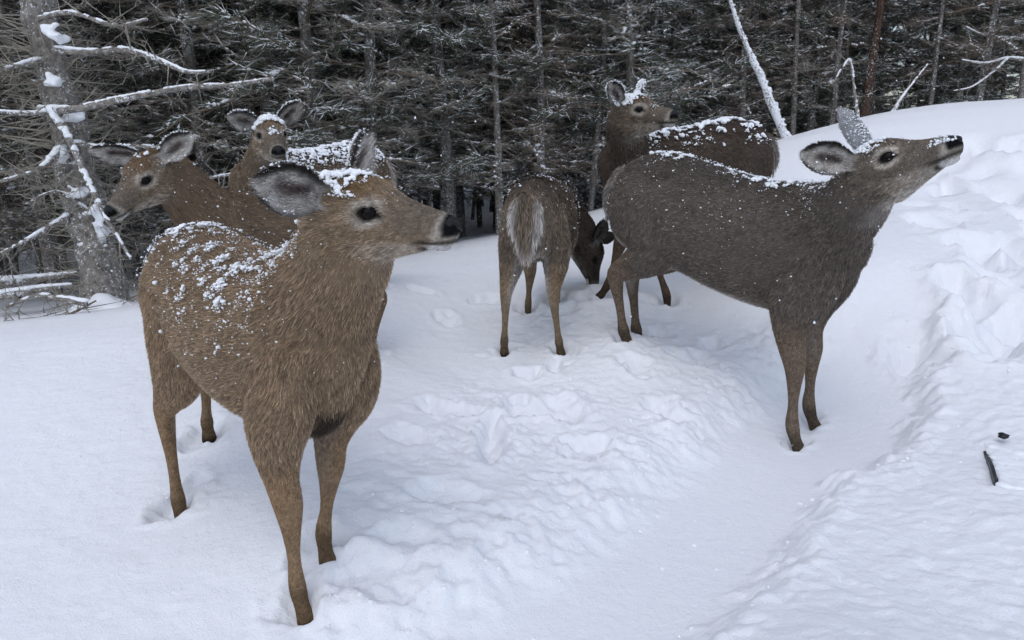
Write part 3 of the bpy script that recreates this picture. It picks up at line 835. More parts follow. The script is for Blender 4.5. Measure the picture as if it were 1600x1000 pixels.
def lerp(a, b, t): return a + (np.asarray(b, float) - a) * np.asarray(t)[:, None]
def coat_of(part, r, w, bc, hc, c):
    n = len(part)
    side, back, belly, leg, face = (np.array(c[k]) for k in ('side', 'back', 'belly', 'leg', 'face'))
    col = np.tile(side, (n, 1)); fl_ = c.get('flen', 1.0); ln = np.full(n, .022)
    nz = fbm(w, 7, 3, 77)
    # trunk
    m = part == 0
    x, y, z = bc[:, 0], bc[:, 1], bc[:, 2]
    cb = lerp(col, back, smooth(.76, .90, z + .03 * nz) * .9)
    cb = lerp(cb, belly, smooth(.50, .455, z + .02 * nz + .6 * np.maximum(np.abs(y) - .06, 0)) * smooth(.30, .05, x) * c.get('wbelly', .7))
    cb = lerp(cb, belly, smooth(.12, .07, np.abs(y)) * smooth(.60, .50, z) * smooth(-.14, -.24, x))
    cb = lerp(cb, (.016, .014, .012), smooth(.565, .52, z + .02 * nz) * smooth(.30, .35, x) * smooth(.10, .06, np.abs(y)) * c.get('brisket', .9))
    cb = lerp(cb, belly, smooth(-.50, -.525, x) * smooth(.11, .05, np.abs(y)) * smooth(.76, .66, z) * .9 * c.get('wtail', 1.0))
    col[m] = cb[m]; ln[m] = (.023 + .008 * smooth(.55, .46, z))[m]
    # neck: r = along, side, top(+)/underside(-)
    m = part == 1
    cn = lerp(np.tile(side, (n, 1)), back, smooth(.55, .95, r[:, 2] + .1 * nz) * .9)
    cn = lerp(cn, belly, smooth(-.55, -.9, r[:, 2]) * smooth(.72, .9, r[:, 0]) * c.get('throat', .7))
    cn = lerp(cn, np.array(c.get('neck', c['side'])), .5 * np.ones(n))
    col[m] = cn[m]; ln[m] = (.027 - .011 * smooth(.6, 1, r[:, 0]))[m]
    # head
    m = part == 2
    hx, hy, hz = hc[:, 0], hc[:, 1], hc[:, 2]
    ch = np.tile(face, (n, 1))
    ch = lerp(ch, c['brow'], smooth(.035, .06, hz) * smooth(.17, .10, hx))
    ch = lerp(ch, c['muzzle'], smooth(.15, .22, hx) * smooth(-.045, -.005, hz) * .8)
    ch = lerp(ch, c['muzzle'], smooth(.02, .0, np.abs(hy)) * smooth(.12, .17, hx) * .6)
    ch = lerp(ch, c['pale'], smooth(-.035, -.06, hz) * smooth(.07, .18, hx) * .55)
    ch = lerp(ch, (.62, .60, .57), smooth(-.072, -.095, hz) * smooth(.045, .02, np.abs(hy)) * smooth(.20, .14, hx) * c.get('throat', .7))
    ch = lerp(ch, c['pale'], smooth(.266, .279, hx - .35 * (hz + .01)) * .6)                               # light band behind the nose
    ch = lerp(ch, (.80, .78, .76), smooth(-.043, -.049, hz) * smooth(.248, .260, hx))                        # white chin
    ch = lerp(ch, (.02, .017, .016), smooth(.0065, .004, np.abs(hz + .040 - .10 * (hx - .26))) * smooth(.215, .24, hx) * .85)  # mouth
    ch = lerp(ch, (.02, .018, .018), smooth(-.050, -.053, hz) * smooth(.232, .24, hx) * smooth(.256, .250, hx) * smooth(-.068, -.062, hz) * .9)
    ch = lerp(ch, (.012, .012, .013), smooth(.286, .291, hx) * smooth(-.026, -.021, hz))
    de = np.sqrt((hx - EYE[0]) ** 2 * .7 + (hz - EYE[2]) ** 2 * 1.25 + (np.maximum(0, EYE[1] - .03 - np.abs(hy)) ** 2))
    ch = lerp(ch, c['pale'], smooth(.038, .027, de) * c.get('ring', .95) * (.45 + .55 * smooth(.004, .02, np.abs(hz - EYE[2]))))
    dt = np.sqrt(((hx - EYE[0] - .022) / 1.8) ** 2 + ((hz - EYE[2] + .004)) ** 2)
    ch = lerp(ch, (.02, .015, .013), np.maximum(smooth(.0215, .0175, de), smooth(.008, .005, dt)) * (np.abs(hy) > .025))
    col[m] = ch[m]
    lh = .013 + .012 * smooth(-.02, -.08, hz) * smooth(.2, .1, hx) + .008 * smooth(.08, .0, hx) - .006 * smooth(.15, .22, hx)
    lh = np.where(de < .0185, .0012, lh); lh = np.where((hx > .288) & (hz > -.024), .0008, lh); lh = np.where(hx > .262, np.minimum(lh, .005), lh)
    ln[m] = lh[m]
    # legs: r = height, outer/inner, front/back
    for pid in (3, 4):
        m = part == pid
        cl_ = lerp(np.tile(side, (n, 1)), leg, smooth(.50, .36, r[:, 0] + .05 * nz))
        cl_ = lerp(cl_, belly, smooth(-.35, -.8, r[:, 1]) * smooth(.60, .50, r[:, 0]) * smooth(.22, .36, r[:, 0]) * (.25 if pid == 3 else .8))
        cl_ = lerp(cl_, leg * .5, smooth(.35, .75, r[:, 2] * (1 if pid == 3 else -1)) * smooth(.34, .28, r[:, 0]) * .35)
        cl_ = lerp(cl_, leg * .32, smooth(.13, .08, r[:, 0] + .04 * nz) * .7)
        cl_ = lerp(cl_, (.018, .015, .013), smooth(.028, .018, r[:, 0]))
        col[m] = cl_[m]; ln[m] = (.0065 + .015 * smooth(.30, .52, r[:, 0]))[m]; ln[m & (r[:, 0] < .02)] = .001
    # ears: r = along, across, inner(+1)/outer(-1)
    m = part == 5
    ce = np.tile(np.array(c['ear_out']), (n, 1))
    inn = r[:, 2] > 0
    ci = lerp(np.tile(np.array(c['ear_in']), (n, 1)), (.03, .026, .025), smooth(.50, .78, np.where(r[:, 1] > 0, r[:, 1], -r[:, 1] - .22) + .3 * smooth(.55, 1, r[:, 0])))
    ci = lerp(ci, (.085, .05, .045), smooth(.42, .08, np.abs(r[:, 1] - .05)) * smooth(.08, .22, r[:, 0]) * smooth(.8, .55, r[:, 0]) * .9)
    ci = ci * np.clip(1 + .6 * fbm(w, 70, 2, 15), .4, 1.7)[:, None]
    ce = np.where(inn[:, None], ci, ce); ce = lerp(ce, (.55, .53, .5), smooth(.12, -.05, r[:, 0]) * inn * .7)
    if c.get('frost'): ce = lerp(ce, (.66, .68, .72), (hc[:, 1] > 0) * (~inn) * smooth(.12, .28, r[:, 0] + .1 * nz) * (.75 + .25 * fbm(w, 60, 2, 5)))
    col[m] = ce[m]; ln[m] = np.where(inn, .019, .008)[m]
    # tail
    m = part == 6
    ct = lerp(np.tile(side * 1.05, (n, 1)), (.80, .78, .75), np.maximum(smooth(.62, .85, np.abs(r[:, 1])), smooth(.90, .98, r[:, 0])) * smooth(.08, .2, r[:, 0]))
    ct = lerp(ct, (.75, .73, .7), smooth(.1, .6, -r[:, 2]) * 1.0)
    ct = lerp(np.tile(side, (n, 1)), ct, np.full(n, c.get('wtail', 1.0)))
    col[m] = ct[m]; ln[m] = .055 * c.get('tlen', 1.0)
    return np.clip(col, .004, .9), ln * np.where(part == 6, 1, fl_)

def coat(side, back, leg, face, **k):
    c = dict(side=side, back=back, leg=leg, face=face, belly=(.62, .58, .54), brow=(face[0] * .72, face[1] * .62, face[2] * .5), muzzle=(.21, .175, .145), pale=(.70, .64, .56),
             ear_in=(.72, .69, .65), ear_out=(.12, .10, .085))
    c.update(k); return c

# where snow lies on the animals: functions of part, body coordinates, head coordinates, normal, and place on the part
def on_back(x0, x1, zmin=.78, soft=.08):
    return lambda p, b, h, n, r: (p <= 1) * smooth(x0 - soft, x0, b[:, 0]) * smooth(x1 + soft, x1, b[:, 0]) * smooth(zmin - .06, zmin + .02, b[:, 2])
def on_crown(x1=.12, zmin=.045):
    return lambda p, b, h, n, r: (p == 2) * smooth(x1 + .015, x1 - .02, h[:, 0]) * smooth(zmin - .012, zmin + .01, h[:, 2])
def on_ears(rim=.55):
    return lambda p, b, h, n, r: (p == 5) * np.maximum(smooth(rim, .9, np.abs(r[:, 1])), (r[:, 2] < 0) * 1.0) * smooth(.02, .2, r[:, 0])
def on_nape():
    return lambda p, b, h, n, r: (p == 1) * smooth(.3, .6, r[:, 2])
def on_all(k=1.0):
    return lambda p, b, h, n, r: k * ((p <= 2)) * np.ones(len(p)) * (h[:, 0] < .22)
FLECK = lambda n, sd: dict(n=n, r=.0016, mask=on_all(), lo=-.6, hi=.6, nz0=-.5, nz1=.6, up=.95, seed=sd, freq=5)

def patch(cx, cy, rx, ry, zmin=.6):
    return lambda p, b, h, n, r: (p <= 1) * smooth(1.25, .6, np.sqrt(((b[:, 0] - cx) / rx) ** 2 + ((b[:, 1] - cy) / ry) ** 2)) * (b[:, 2] > zmin)

build_deer('A', 'deer', 'nearest brown deer at left, snow on its back, head turned to the right', coat((.365, .268, .178), (.28, .204, .138), (.37, .25, .15), (.365, .275, .188), throat=.15, flen=.86), .0050, 170000,
    [dict(n=6000, r=.0015, mask=patch(.05, -.06, .34, .17), lo=.04, hi=.5, freq=9, seed=5), dict(n=2600, r=.0020, mask=patch(.06, -.07, .26, .12), lo=.16, hi=.42, freq=9, seed=5, crust=1, up=.75), dict(n=3000, r=.0015, mask=patch(-.36, -.03, .16, .12), lo=.05, hi=.45, freq=12, seed=9), dict(n=1500, r=.0021, mask=patch(-.36, -.04, .10, .09), lo=.02, hi=.25, freq=12, seed=9, crust=1, up=.75),
     dict(n=900, r=.0016, mask=patch(.24, -.05, .16, .16), lo=.05, hi=.45, freq=12, seed=13, nz0=-.2, nz1=.2),
     dict(n=1800, r=.0017, mask=on_crown(.11, .05), lo=-.1, hi=.25, freq=16, seed=21), dict(n=700, r=.0026, crust=1, mask=on_crown(.11, .055), lo=.0, hi=.3, freq=16, seed=21), dict(n=900, r=.0014, mask=on_ears(), lo=-.4, hi=.3, seed=31, freq=20, nz0=-.1, nz1=.35), FLECK(1100, 41), dict(n=900, r=.0016, mask=on_nape(), lo=.1, hi=.5, freq=14, seed=3, nz0=-.3, nz1=.3)],
    dict(earw={'R': 1.05}, lift={'fR': .012}, grain=260, lockw=.17, hr=.00050, nape=(.072, 0, -.050), neck=[(0, .20, .135), (.2, .168, .124), (.45, .132, .106), (.7, .118, .095), (.88, .110, .088), (1, .098, .076)]))
build_deer('F', 'deer', 'large grey-brown deer at right in profile with its muzzle raised', coat((.19, .164, .140), (.122, .105, .092), (.245, .186, .136), (.225, .19, .155), neck=(.17, .146, .125), frost=1, flen=.72, wtail=.25, tlen=.5), .0058, 140000,
    [dict(n=900, r=.0042, mask=patch(.13, 0, .18, .07, .8), lo=.0, hi=.35, freq=11, seed=6), dict(n=1500, r=.0024, mask=patch(.1, 0, .25, .09, .8), lo=-.1, hi=.4, freq=11, seed=6), dict(n=350, r=.0036, mask=patch(-.30, -.01, .10, .06, .8), lo=-.2, hi=.3, freq=9, seed=8), dict(n=2400, r=.0022, mask=on_crown(.12, .052), lo=-.35, hi=.1, freq=14, seed=22),
     dict(n=150, r=.0011, mask=lambda p, b, h, n, r: (p == 5) * (h[:, 1] > 0) * (r[:, 2] < 0) * smooth(.05, .2, r[:, 0]), lo=-.9, hi=-.5, seed=32, nz0=-1, nz1=-.9, up=.6), dict(n=900, r=.0017, mask=on_ears(.75), lo=-.8, hi=.0, seed=33, nz0=-.2, nz1=.25), FLECK(1300, 42), dict(n=700, r=.0016, mask=on_nape(), lo=0, hi=.5, freq=14, seed=3, nz0=-.3, nz1=.3), dict(n=200, r=.0024, mask=lambda p, b, h, n, r: (p == 2) * smooth(.24, .26, h[:, 0]) * (h[:, 2] > 0), lo=-.9, hi=-.3, seed=2)],
    dict(earw={'L': .66}, lift={'fR': .008}, deep=.012, lockw=.12, hr=.00080, grain=170, salt=.6, lift_fur=.6))
build_deer('B', 'deer', 'brown deer facing left behind the nearest one, ears spread out sideways', coat((.25, .185, .128), (.18, .125, .085), (.28, .2, .13), (.30, .23, .165), neck=(.235, .165, .11), throat=.3, flen=.8), .0062, 60000,
    [dict(n=900, r=.0020, mask=on_crown(.09, .048), lo=-.1, hi=.2, seed=23), dict(n=1300, r=.0018, mask=on_ears(.5), lo=-.5, hi=.2, seed=33, nz0=-.1, nz1=.3), FLECK(500, 43)], dict(lockw=.25, hr=.0007, grain=170))
build_deer('C', 'deer', 'rear deer at left looking straight at the camera, snow on its nose bridge', coat((.24, .185, .13), (.17, .125, .09), (.26, .19, .13), (.30, .235, .17)), .0065, 40000,
    [dict(n=3600, r=.0040, mask=on_back(-.5, .25, .85), lo=-.8, hi=-.2, seed=7, crust=1), dict(n=900, r=.002, mask=on_back(-.5, .25, .80), lo=-.3, hi=.2, seed=7), dict(n=1300, r=.0030, mask=on_crown(.105, .045), lo=-.8, hi=-.2, seed=24), dict(n=900, r=.0024, mask=on_ears(.5), lo=-.5, hi=.1, seed=34), dict(n=45, r=.0032, mask=lambda p, b, h, n, r: (p == 2) * smooth(.028, .012, np.sqrt((h[:, 0] - .18) ** 2 + h[:, 1] ** 2)), lo=-.9, hi=-.3, nz0=-.6, nz1=-.2), FLECK(500, 44)], dict(hr=.0009, grain=110))
build_deer('D', 'deer', 'deer seen from behind with its white-edged tail, head lowered to the snow', coat((.245, .198, .152), (.15, .12, .096), (.33, .245, .16), (.12, .098, .08), neck=(.055, .046, .04), ear_out=(.05, .045, .04), ear_in=(.2, .19, .18), brow=(.03, .026, .024), muzzle=(.04, .035, .032), ring=0.0, pale=(.25, .23, .2)), .0062, 60000,
    [FLECK(600, 45), dict(n=60, r=.004, mask=on_back(-.5, 0, .6), lo=.2, hi=.6, seed=1)],
    dict(hr=.0009, grain=120, graze=True, nape=(-.005, 0, -.03), lift={'hL': .025, 'hR': .025}, girth=.95, tail=[(0, -.485, .84, .03), (.25, -.545, .78, .044), (.65, -.570, .67, .042), (1, -.565, .53, .010)]))
build_deer('E', 'deer', 'dark brown deer behind the large one, looking back to the right', coat((.125, .098, .078), (.095, .072, .06), (.17, .12, .085), (.22, .172, .13), neck=(.165, .128, .10), wtail=.3, tlen=.6), .0064, 50000,
    [dict(n=1300, r=.0055, mask=on_back(-.42, .2, .84), lo=-.05, hi=.25, freq=10, seed=12, crust=1), dict(n=1200, r=.003, mask=on_back(-.45, .2, .80), lo=-.2, hi=.3, freq=10, seed=12), dict(n=1400, r=.0032, mask=on_crown(.10, .045), lo=-.7, hi=-.2, seed=25), dict(n=1700, r=.0024, mask=on_ears(.3), lo=-.8, hi=-.1, seed=35, nz0=-.2, nz1=.2), FLECK(600, 46), dict(n=22, r=.0028, mask=lambda p, b, h, n, r: (p == 2) * smooth(.03, .012, np.sqrt((h[:, 0] - .20) ** 2 + (h[:, 1] + .02) ** 2)), lo=-.9, hi=-.3, nz0=-.6, nz1=-.2)], dict(hr=.0009, grain=110))
# ------------------------------------------------------------------ the forest
class Sticks:
    """many tapering three-sided sticks as one mesh"""
    def __init__(self): self.A, self.B, self.ra, self.rb = [], [], [], []
    def add(self, a, b, ra, rb):
        self.A.append(np.atleast_2d(a)); self.B.append(np.atleast_2d(b))
        n = len(self.A[-1]); self.ra.append(np.broadcast_to(ra, n)); self.rb.append(np.broadcast_to(rb, n))
    def chain(self, P, r):
        P = np.asarray(P); r = np.asarray(r); self.add(P[:-1], P[1:], r[:-1], r[1:])
    def mesh(self, name):
        A, B, ra, rb = np.concatenate(self.A), np.concatenate(self.B), np.concatenate(self.ra), np.concatenate(self.rb)
        n = len(A); ax = nrm(B - A)
        ref = np.where(np.abs(ax[:, 2:3]) > .9, np.array([1.0, 0, 0]), np.array([0, 0, 1.0]))
        u = nrm(np.cross(ax, ref)); v = np.cross(ax, u)
        V = np.empty((n, 6, 3))
        for k in range(3):
            a = 2 * np.pi * k / 3 + .5
            o = u * math.cos(a) + v * math.sin(a)
            V[:, k] = A + o * ra[:, None]; V[:, 3 + k] = B + o * rb[:, None]
        f = np.array([[0, 1, 4], [0, 4, 3], [1, 2, 5], [1, 5, 4], [2, 0, 3], [2, 3, 5]])
        F = (f[None] + (np.arange(n) * 6)[:, None, None]).reshape(-1, 3)
        return mesh_np(name, V.reshape(-1, 3), F, False)

def spikes_mesh(name, A, B, r):
    """thin three-sided spikes, 3 triangles each"""
    n = len(A); ax = nrm(B - A)
    u = nrm(np.cross(ax, np.array([.13, .21, .97]))); v = np.cross(ax, u)
    V = np.empty((n, 4, 3))
    for k in range(3):
        a = 2 * np.pi * k / 3
        V[:, k] = A + (u * math.cos(a) + v * math.sin(a)) * np.broadcast_to(r, n)[:, None]
    V[:, 3] = B
    f = np.array([[0, 1, 3], [1, 2, 3], [2, 0, 3]])
    return mesh_np(name, V.reshape(-1, 3), (f[None] + (np.arange(n) * 4)[:, None, None]).reshape(-1, 3), False)

def trunk_mesh(name, path, rad, seed, ns=12, nr=26, rough=.12):
    q = np.linspace(0, 1, nr)
    P = spline(np.c_[np.linspace(0, 1, len(path)), np.asarray(path)], q); r = np.interp(q, np.linspace(0, 1, len(rad)), rad)
    tg = nrm(np.gradient(P, axis=0)); V = []
    an = np.linspace(0, 2 * np.pi, ns, endpoint=False)
    for c, g, rr in zip(P, tg, r):
        x = nrm(np.cross(g, [0, 1, .01])); y = np.cross(g, x)
        V.append(c + rr * (np.outer(np.cos(an), x) + np.outer(np.sin(an), y)))
    V = np.concatenate(V); off = fbm(V, 9, 3, seed)
    C_ = np.repeat(P, ns, 0)
    V = C_ + (V - C_) * (1 + rough * 2 * off)[:, None]
    return mesh_np(name, V, loft_faces(nr, ns)), P, r

def spruce_variant(seed, H=8.0, r0=.085, lim=1.15, green=.3, snow=.5, z0=.55, gap=.16, dens=1.0, lowcut=4.4):
    """one conifer: trunk, dead and living branches, needles and the snow on them"""
    g = np.random.default_rng(seed)
    bend = np.array([(g.normal(0, .02) * i, g.normal(0, .02) * i, H * i / 5) for i in range(6)])
    bend[0, 2] = -.35
    tm, P, rr = trunk_mesh('trunk', bend, [r0 * 1.25, r0, r0 * .86, r0 * .7, r0 * .45, .012], seed)
    axis_at = lambda z: np.array([np.interp(z, P[:, 2], P[:, 0]), np.interp(z, P[:, 2], P[:, 1]), z])
    st = Sticks(); tA, tB, tr = [], [], []; nA, nB, nr_ = [], [], []; sA, sB, sr = [], [], []; lP, lR = [], []
    z = z0
    while z < H - .2:
        u = z / H
        fine = z < lowcut
        L0 = lim * (1 - .75 * u) * (0.55 + .45 * min(1, z / 1.2))
        nb = g.integers(4, 7) if fine else 3
        for b in range(nb):
            az = g.uniform(0, 2 * np.pi); L = L0 * g.uniform(.45, 1.15); el = g.normal(.08 if u < .3 else -.12, .20)
            d = np.array([math.cos(az) * math.cos(el), math.sin(az) * math.cos(el), math.sin(el)])
            k = 6; q = np.linspace(0, 1, k)[:, None]
            droop = g.uniform(.02, .24)
            C_ = axis_at(z + g.uniform(-.08, .08)) + d * L * q + np.array([0, 0, -droop * L]) * q ** 2 + g.normal(0, .016, (k, 3)) * q
            rb = max(.0035, .0125 * L / 1.0) * np.linspace(1, .3, k)
            st.chain(C_, rb)
            side = nrm(np.cross(d, [0, 0, 1.0]))
            living = g.random() < (green if z < 2.2 else green + .35)
            m = int((L / .036 if fine else L / .10) * dens)
            tpar = g.uniform(.10, 1, m); sg = g.choice([-1, 1], m)
            base = np.stack([np.interp(tpar, q[:, 0], C_[:, j]) for j in range(3)], 1)
            sl = g.uniform(.06, .34, m) * (1.15 - .7 * tpar) * L0 * (1 if fine else 1.5)
            dd = nrm(d * g.uniform(.35, .9, m)[:, None] + side * sg[:, None] * g.uniform(.5, 1, m)[:, None] + np.c_[np.zeros(m), np.zeros(m), g.normal(-.05, .25, m)])
            tip = base + dd * sl[:, None]
            tA.append(base); tB.append(tip); tr.append(np.full(m, .0030 if fine else .006))
            # third order
            c3 = (13 if living else 8) if fine else 2
            bb = np.repeat(base, c3, 0); tt = np.repeat(tip, c3, 0); uu = g.uniform(.2, 1, (m * c3, 1))
            p3 = bb * (1 - uu) + tt * uu
            d3 = nrm(np.repeat(dd, c3, 0) + g.normal(0, 1, (m * c3, 3)) * np.array([.55, .55, .30]) + np.array([0, 0, -.08]))
            l3 = g.uniform(.03, .14, m * c3) * (1 if fine else 2.2)
            if living:
                nA.append(p3); nB.append(p3 + d3 * l3[:, None]); nr_.append(np.full(m * c3, .0036 if fine else .03))
            else:
                tA.append(p3); tB.append(p3 + d3 * l3[:, None]); tr.append(np.full(m * c3, .0016))
            # snow lying on the limb and on some of the twigs
            if fine and g.random() < snow:
                np_ = int(g.integers(4, 7 + 22 * snow))
                a, e = sorted(g.uniform(.1, 1, 2)); qq = g.uniform(a, e, np_)
                Ps = np.stack([np.interp(qq, q[:, 0], C_[:, j]) for j in range(3)], 1)
                lP.append(Ps + np.c_[g.normal(0, .006, (np_, 2)), np.full(np_, .008)]); lR.append(g.uniform(.005, .011 + .009 * snow, np_))
            if fine and living and g.random() < snow:
                k4 = g.random(m) < .45 * snow * snow
                lP.append(base[k4] * .4 + tip[k4] * .6 + np.array([0, 0, .006])); lR.append(g.uniform(.007, .012 + .014 * snow, k4.sum()))
            ks = g.random(m) < snow * .6 * (1.0 if fine else 0.2)
            if ks.any():
                up = np.array([0, 0, .006])
                f0 = g.uniform(0, .5, (ks.sum(), 1)); f1 = f0 + g.uniform(.12, .35, (ks.sum(), 1))
                sA.append(base[ks] * (1 - f0) + tip[ks] * f0 + up); sB.append(base[ks] * (1 - f1) + tip[ks] * f1 + up * 1.2); sr.append(np.full(ks.sum(), .0046 if not living else .0065))
            if fine:
                k3 = g.random(m * c3) < snow * (.30 if living else .10)
                sA.append(p3[k3] + np.array([0, 0, .006])); sB.append((p3 + d3 * l3[:, None] * .8)[k3] + np.array([0, 0, .008])); sr.append(np.full(k3.sum(), .0036 if living else .0030))
        z += gap * g.uniform(.7, 1.3) * (1 if fine else 1.8)
    pieces = [(st.mesh('b'), M_TWIG), (spikes_mesh('t', np.concatenate(tA), np.concatenate(tB), np.concatenate(tr)), M_TWIG_GREY if seed % 2 else M_TWIG)]
    if nA: pieces.append((spikes_mesh('n', np.concatenate(nA), np.concatenate(nB), np.concatenate(nr_)), M_NEEDLE))
    V_, F_ = lumps(np.concatenate(lP), np.concatenate(lR), OCT, .6, .2)
    pieces.append((mesh_np('s', V_, F_, False), M_SNOW_LUMP)); pieces.append((spikes_mesh('s2', np.concatenate(sA), np.concatenate(sB), np.concatenate(sr)), M_SNOW_LUMP))
    VV, FF, MI, mats, k0 = [], [], [], [], 0
    for me, mt in pieces:
        v = np.empty(len(me.vertices) * 3, np.float32); me.vertices.foreach_get('co', v)
        f = np.empty(len(me.loops), np.int32); me.loops.foreach_get('vertex_index', f)
        if mt not in mats: mats.append(mt)
        VV.append(v.reshape(-1, 3)); FF.append(f.reshape(-1, 3) + k0); MI.append(np.full(len(f) // 3, mats.index(mt), np.int32)); k0 += len(v) // 3
        bpy.data.meshes.remove(me)
    cm = mesh_np('crown', np.concatenate(VV), np.concatenate(FF), False)
    for mt in mats: cm.materials.append(mt)
    mi = np.concatenate(MI)
    if len(mi) == len(cm.polygons): cm.polygons.foreach_set('material_index', mi)
    else: print('material index mismatch', len(mi), len(cm.polygons))
    tm.materials.append(M_BARK_DEAD if seed == 109 else M_BARK)
    return [('trunk', tm), ('crown', cm)]

VARIANTS = [spruce_variant(101, 7.0, .042, 1.05, .12, .60), spruce_variant(102, 6.5, .035, .95, .25, .65), spruce_variant(103, 7.5, .052, 1.15, .45, .75), spruce_variant(104, 6.0, .028, .85, .12, .55),
            spruce_variant(105, 6.5, .04, 1.1, .5, .95, gap=.15), spruce_variant(106, 5.5, .028, .8, .40, .95), spruce_variant(107, 3.8, .03, .75, .9, .95, z0=.15, gap=.12, dens=1.2), spruce_variant(108, 6.0, .022, .5, .1, .6, gap=.24), spruce_variant(109, 6.5, .027, .6, .1, .65, gap=.22)]
tcount = 0
def place_tree(var, x, y, rot, sc, lean=(0, 0), label='slender spruce with snow-dusted bare twigs in the dense forest behind the deer', group='spruces of the forest behind the deer', cat='tree', name='spruce_tree'):
    root = bpy.data.objects.new(name, None); COL.objects.link(root)
    root.location = (x, y, ground_z(x, y)); root.rotation_euler = (lean[0], lean[1], rot); root.scale = (sc, sc, sc)
    tag(root, label, cat, group)
    for nm, me in VARIANTS[var]:
        link(nm, me, None, root)
    return root

cx_ = np.array([-12, -3.6, -2.8, -2.3, -1.7, -.85, -.15, .85, 1.6, 2.4, 3.4, 4.5, 5.4, 14]); cy_ = np.array([3.5, 3.9, 4.1, 4.6, 5.1, 5.6, 6.0, 6.6, 6.9, 7.1, 7.5, 7.9, 8.0, 8.0])
front = lambda x: float(np.interp(x, cx_, cy_))
g2 = np.random.default_rng(23)
spots = []
tries = 0
while len(spots) < 235 and tries < 30000:
    tries += 1
    Y = 5 + 12 * g2.random() ** 1.15
    X = g2.uniform(-.75, .75) * Y + g2.normal(0, .3)
    f0 = front(X)
    if Y < f0 + .75 or (X < -1.6 and Y < 6.3 and -3.4 < X): continue
    pxx = 800 + FPX * X / (Y * math.cos(PITCH) + .7 * math.sin(PITCH))
    if (1030 < pxx < 1290 and Y < 8.5) or (1320 < pxx < 1420 and Y < 9.7): continue
    md = .28 + .04 * (Y - 5)
    if any((X - a) ** 2 + (Y - b) ** 2 < md * md for a, b in spots): continue
    spots.append((X, Y))
ORD = ['leftmost', 'second', 'third', 'fourth', 'fifth', 'sixth', 'seventh', 'eighth', 'ninth', 'tenth', 'eleventh', 'twelfth']
plan = []
for (X, Y) in spots:
    edge = Y - front(X)
    right = X / Y
    frost = smooth(-.02, .10, right) * smooth(.62, .45, right)
    pr = np.array([.9, .9, .6, .9, .4 + 2.2 * frost, .4 + 2.6 * frost, .08 + .8 * frost, 1.3, 1.3])
    v = int(g2.choice(9, p=pr / pr.sum()))
    where = 'behind the left deer' if right < -.2 else ('behind the grazing deer' if right < .12 else ('behind the right deer' if right < .3 else 'at the far right'))
    row = 'at the forest edge' if edge < 2.2 else 'deep in the forest'
    look = 'thin grey spruce' if v in (0, 1, 3, 7, 8) else ('brushy needled spruce' if v in (2, 4) else 'small spruce heavy with snow')
    plan.append((right, X, Y, v, look, row, where))
for key in sorted({q[4:] for q in plan}):
    mem = sorted(q for q in plan if q[4:] == key)
    for i, (right, X, Y, v, look, row, where) in enumerate(mem):
        lab = look + ' ' + row + ' ' + where
        if row == 'at the forest edge' and 1 < len(mem) <= 12:
            lab += ', ' + ORD[i] + (' there' if i == 0 else ' from left')
        place_tree(v, X, Y, g2.uniform(0, 6.28), g2.uniform(.85, 1.2), (g2.normal(0, .04), g2.normal(0, .04)), lab, look + ' ' + row + ' ' + where)
print('trees', len(spots))

# ---- single trunks, limbs and logs that stand out
def limb(name, pts, r, mat, parent, origin, seed=0, snowy=True, twigs=14, snow_r=1.05, ns=8, snow_breaks=.25):
    """a bare limb along points in the place, with side twigs and snow lying along its top"""
    P = np.array(pts) - origin
    rr = np.linspace(r, max(r * .35, .004), 6)
    tm, Q, qr = trunk_mesh(name, P, rr, seed + 3, ns, 26, .14)
    o = link(name, tm, mat, parent)
    g = np.random.default_rng(seed)
    if twigs:
        i = g.integers(3, len(Q) - 1, twigs); A = Q[i]
        tg = nrm(np.gradient(Q, axis=0))[i]
        D = nrm(tg * g.uniform(.1, .9, (twigs, 1)) + g.normal(0, .6, (twigs, 3)))
        Bq = A + D * g.uniform(.06, .32, (twigs, 1))
        u = g.uniform(.3, 1, (twigs * 3, 1)); A2 = np.repeat(A, 3, 0) * (1 - u) + np.repeat(Bq, 3, 0) * u
        B2 = A2 + nrm(np.repeat(D, 3, 0) + g.normal(0, .7, (twigs * 3, 3))) * g.uniform(.03, .12, (twigs * 3, 1))
        tw = link('twigs', spikes_mesh('twigs', np.r_[A, A2], np.r_[Bq, B2], np.r_[np.full(twigs, .005), np.full(twigs * 3, .0028)]), M_TWIG_GREY, o); tw['kind'] = 'stuff'
    if snowy:
        S_, R_ = [], []
        for k in range(len(Q) - 1):
            if g.random() < snow_breaks: continue
            for _ in range(16):
                u = g.random(); c = Q[k] * (1 - u) + Q[k + 1] * u; rk = qr[k]
                S_.append(c + np.array([g.normal(0, rk * .35), g.normal(0, rk * .35), rk * .8])); R_.append((rk * .55 + .005) * snow_r * g.uniform(.6, 1.1))
        if S_:
            V, F = lumps(np.array(S_), np.array(R_), ICO0, .7, .15)
            so = link('snow_strip', remesh(mesh_np('snow_strip', V, F), .008, 2), M_SNOW_LUMP, o); so['kind'] = 'stuff'
    return o

def T(pts):  # spots of the photograph with their distance
    return [at_depth(x, y, Y) for x, y, Y in pts]

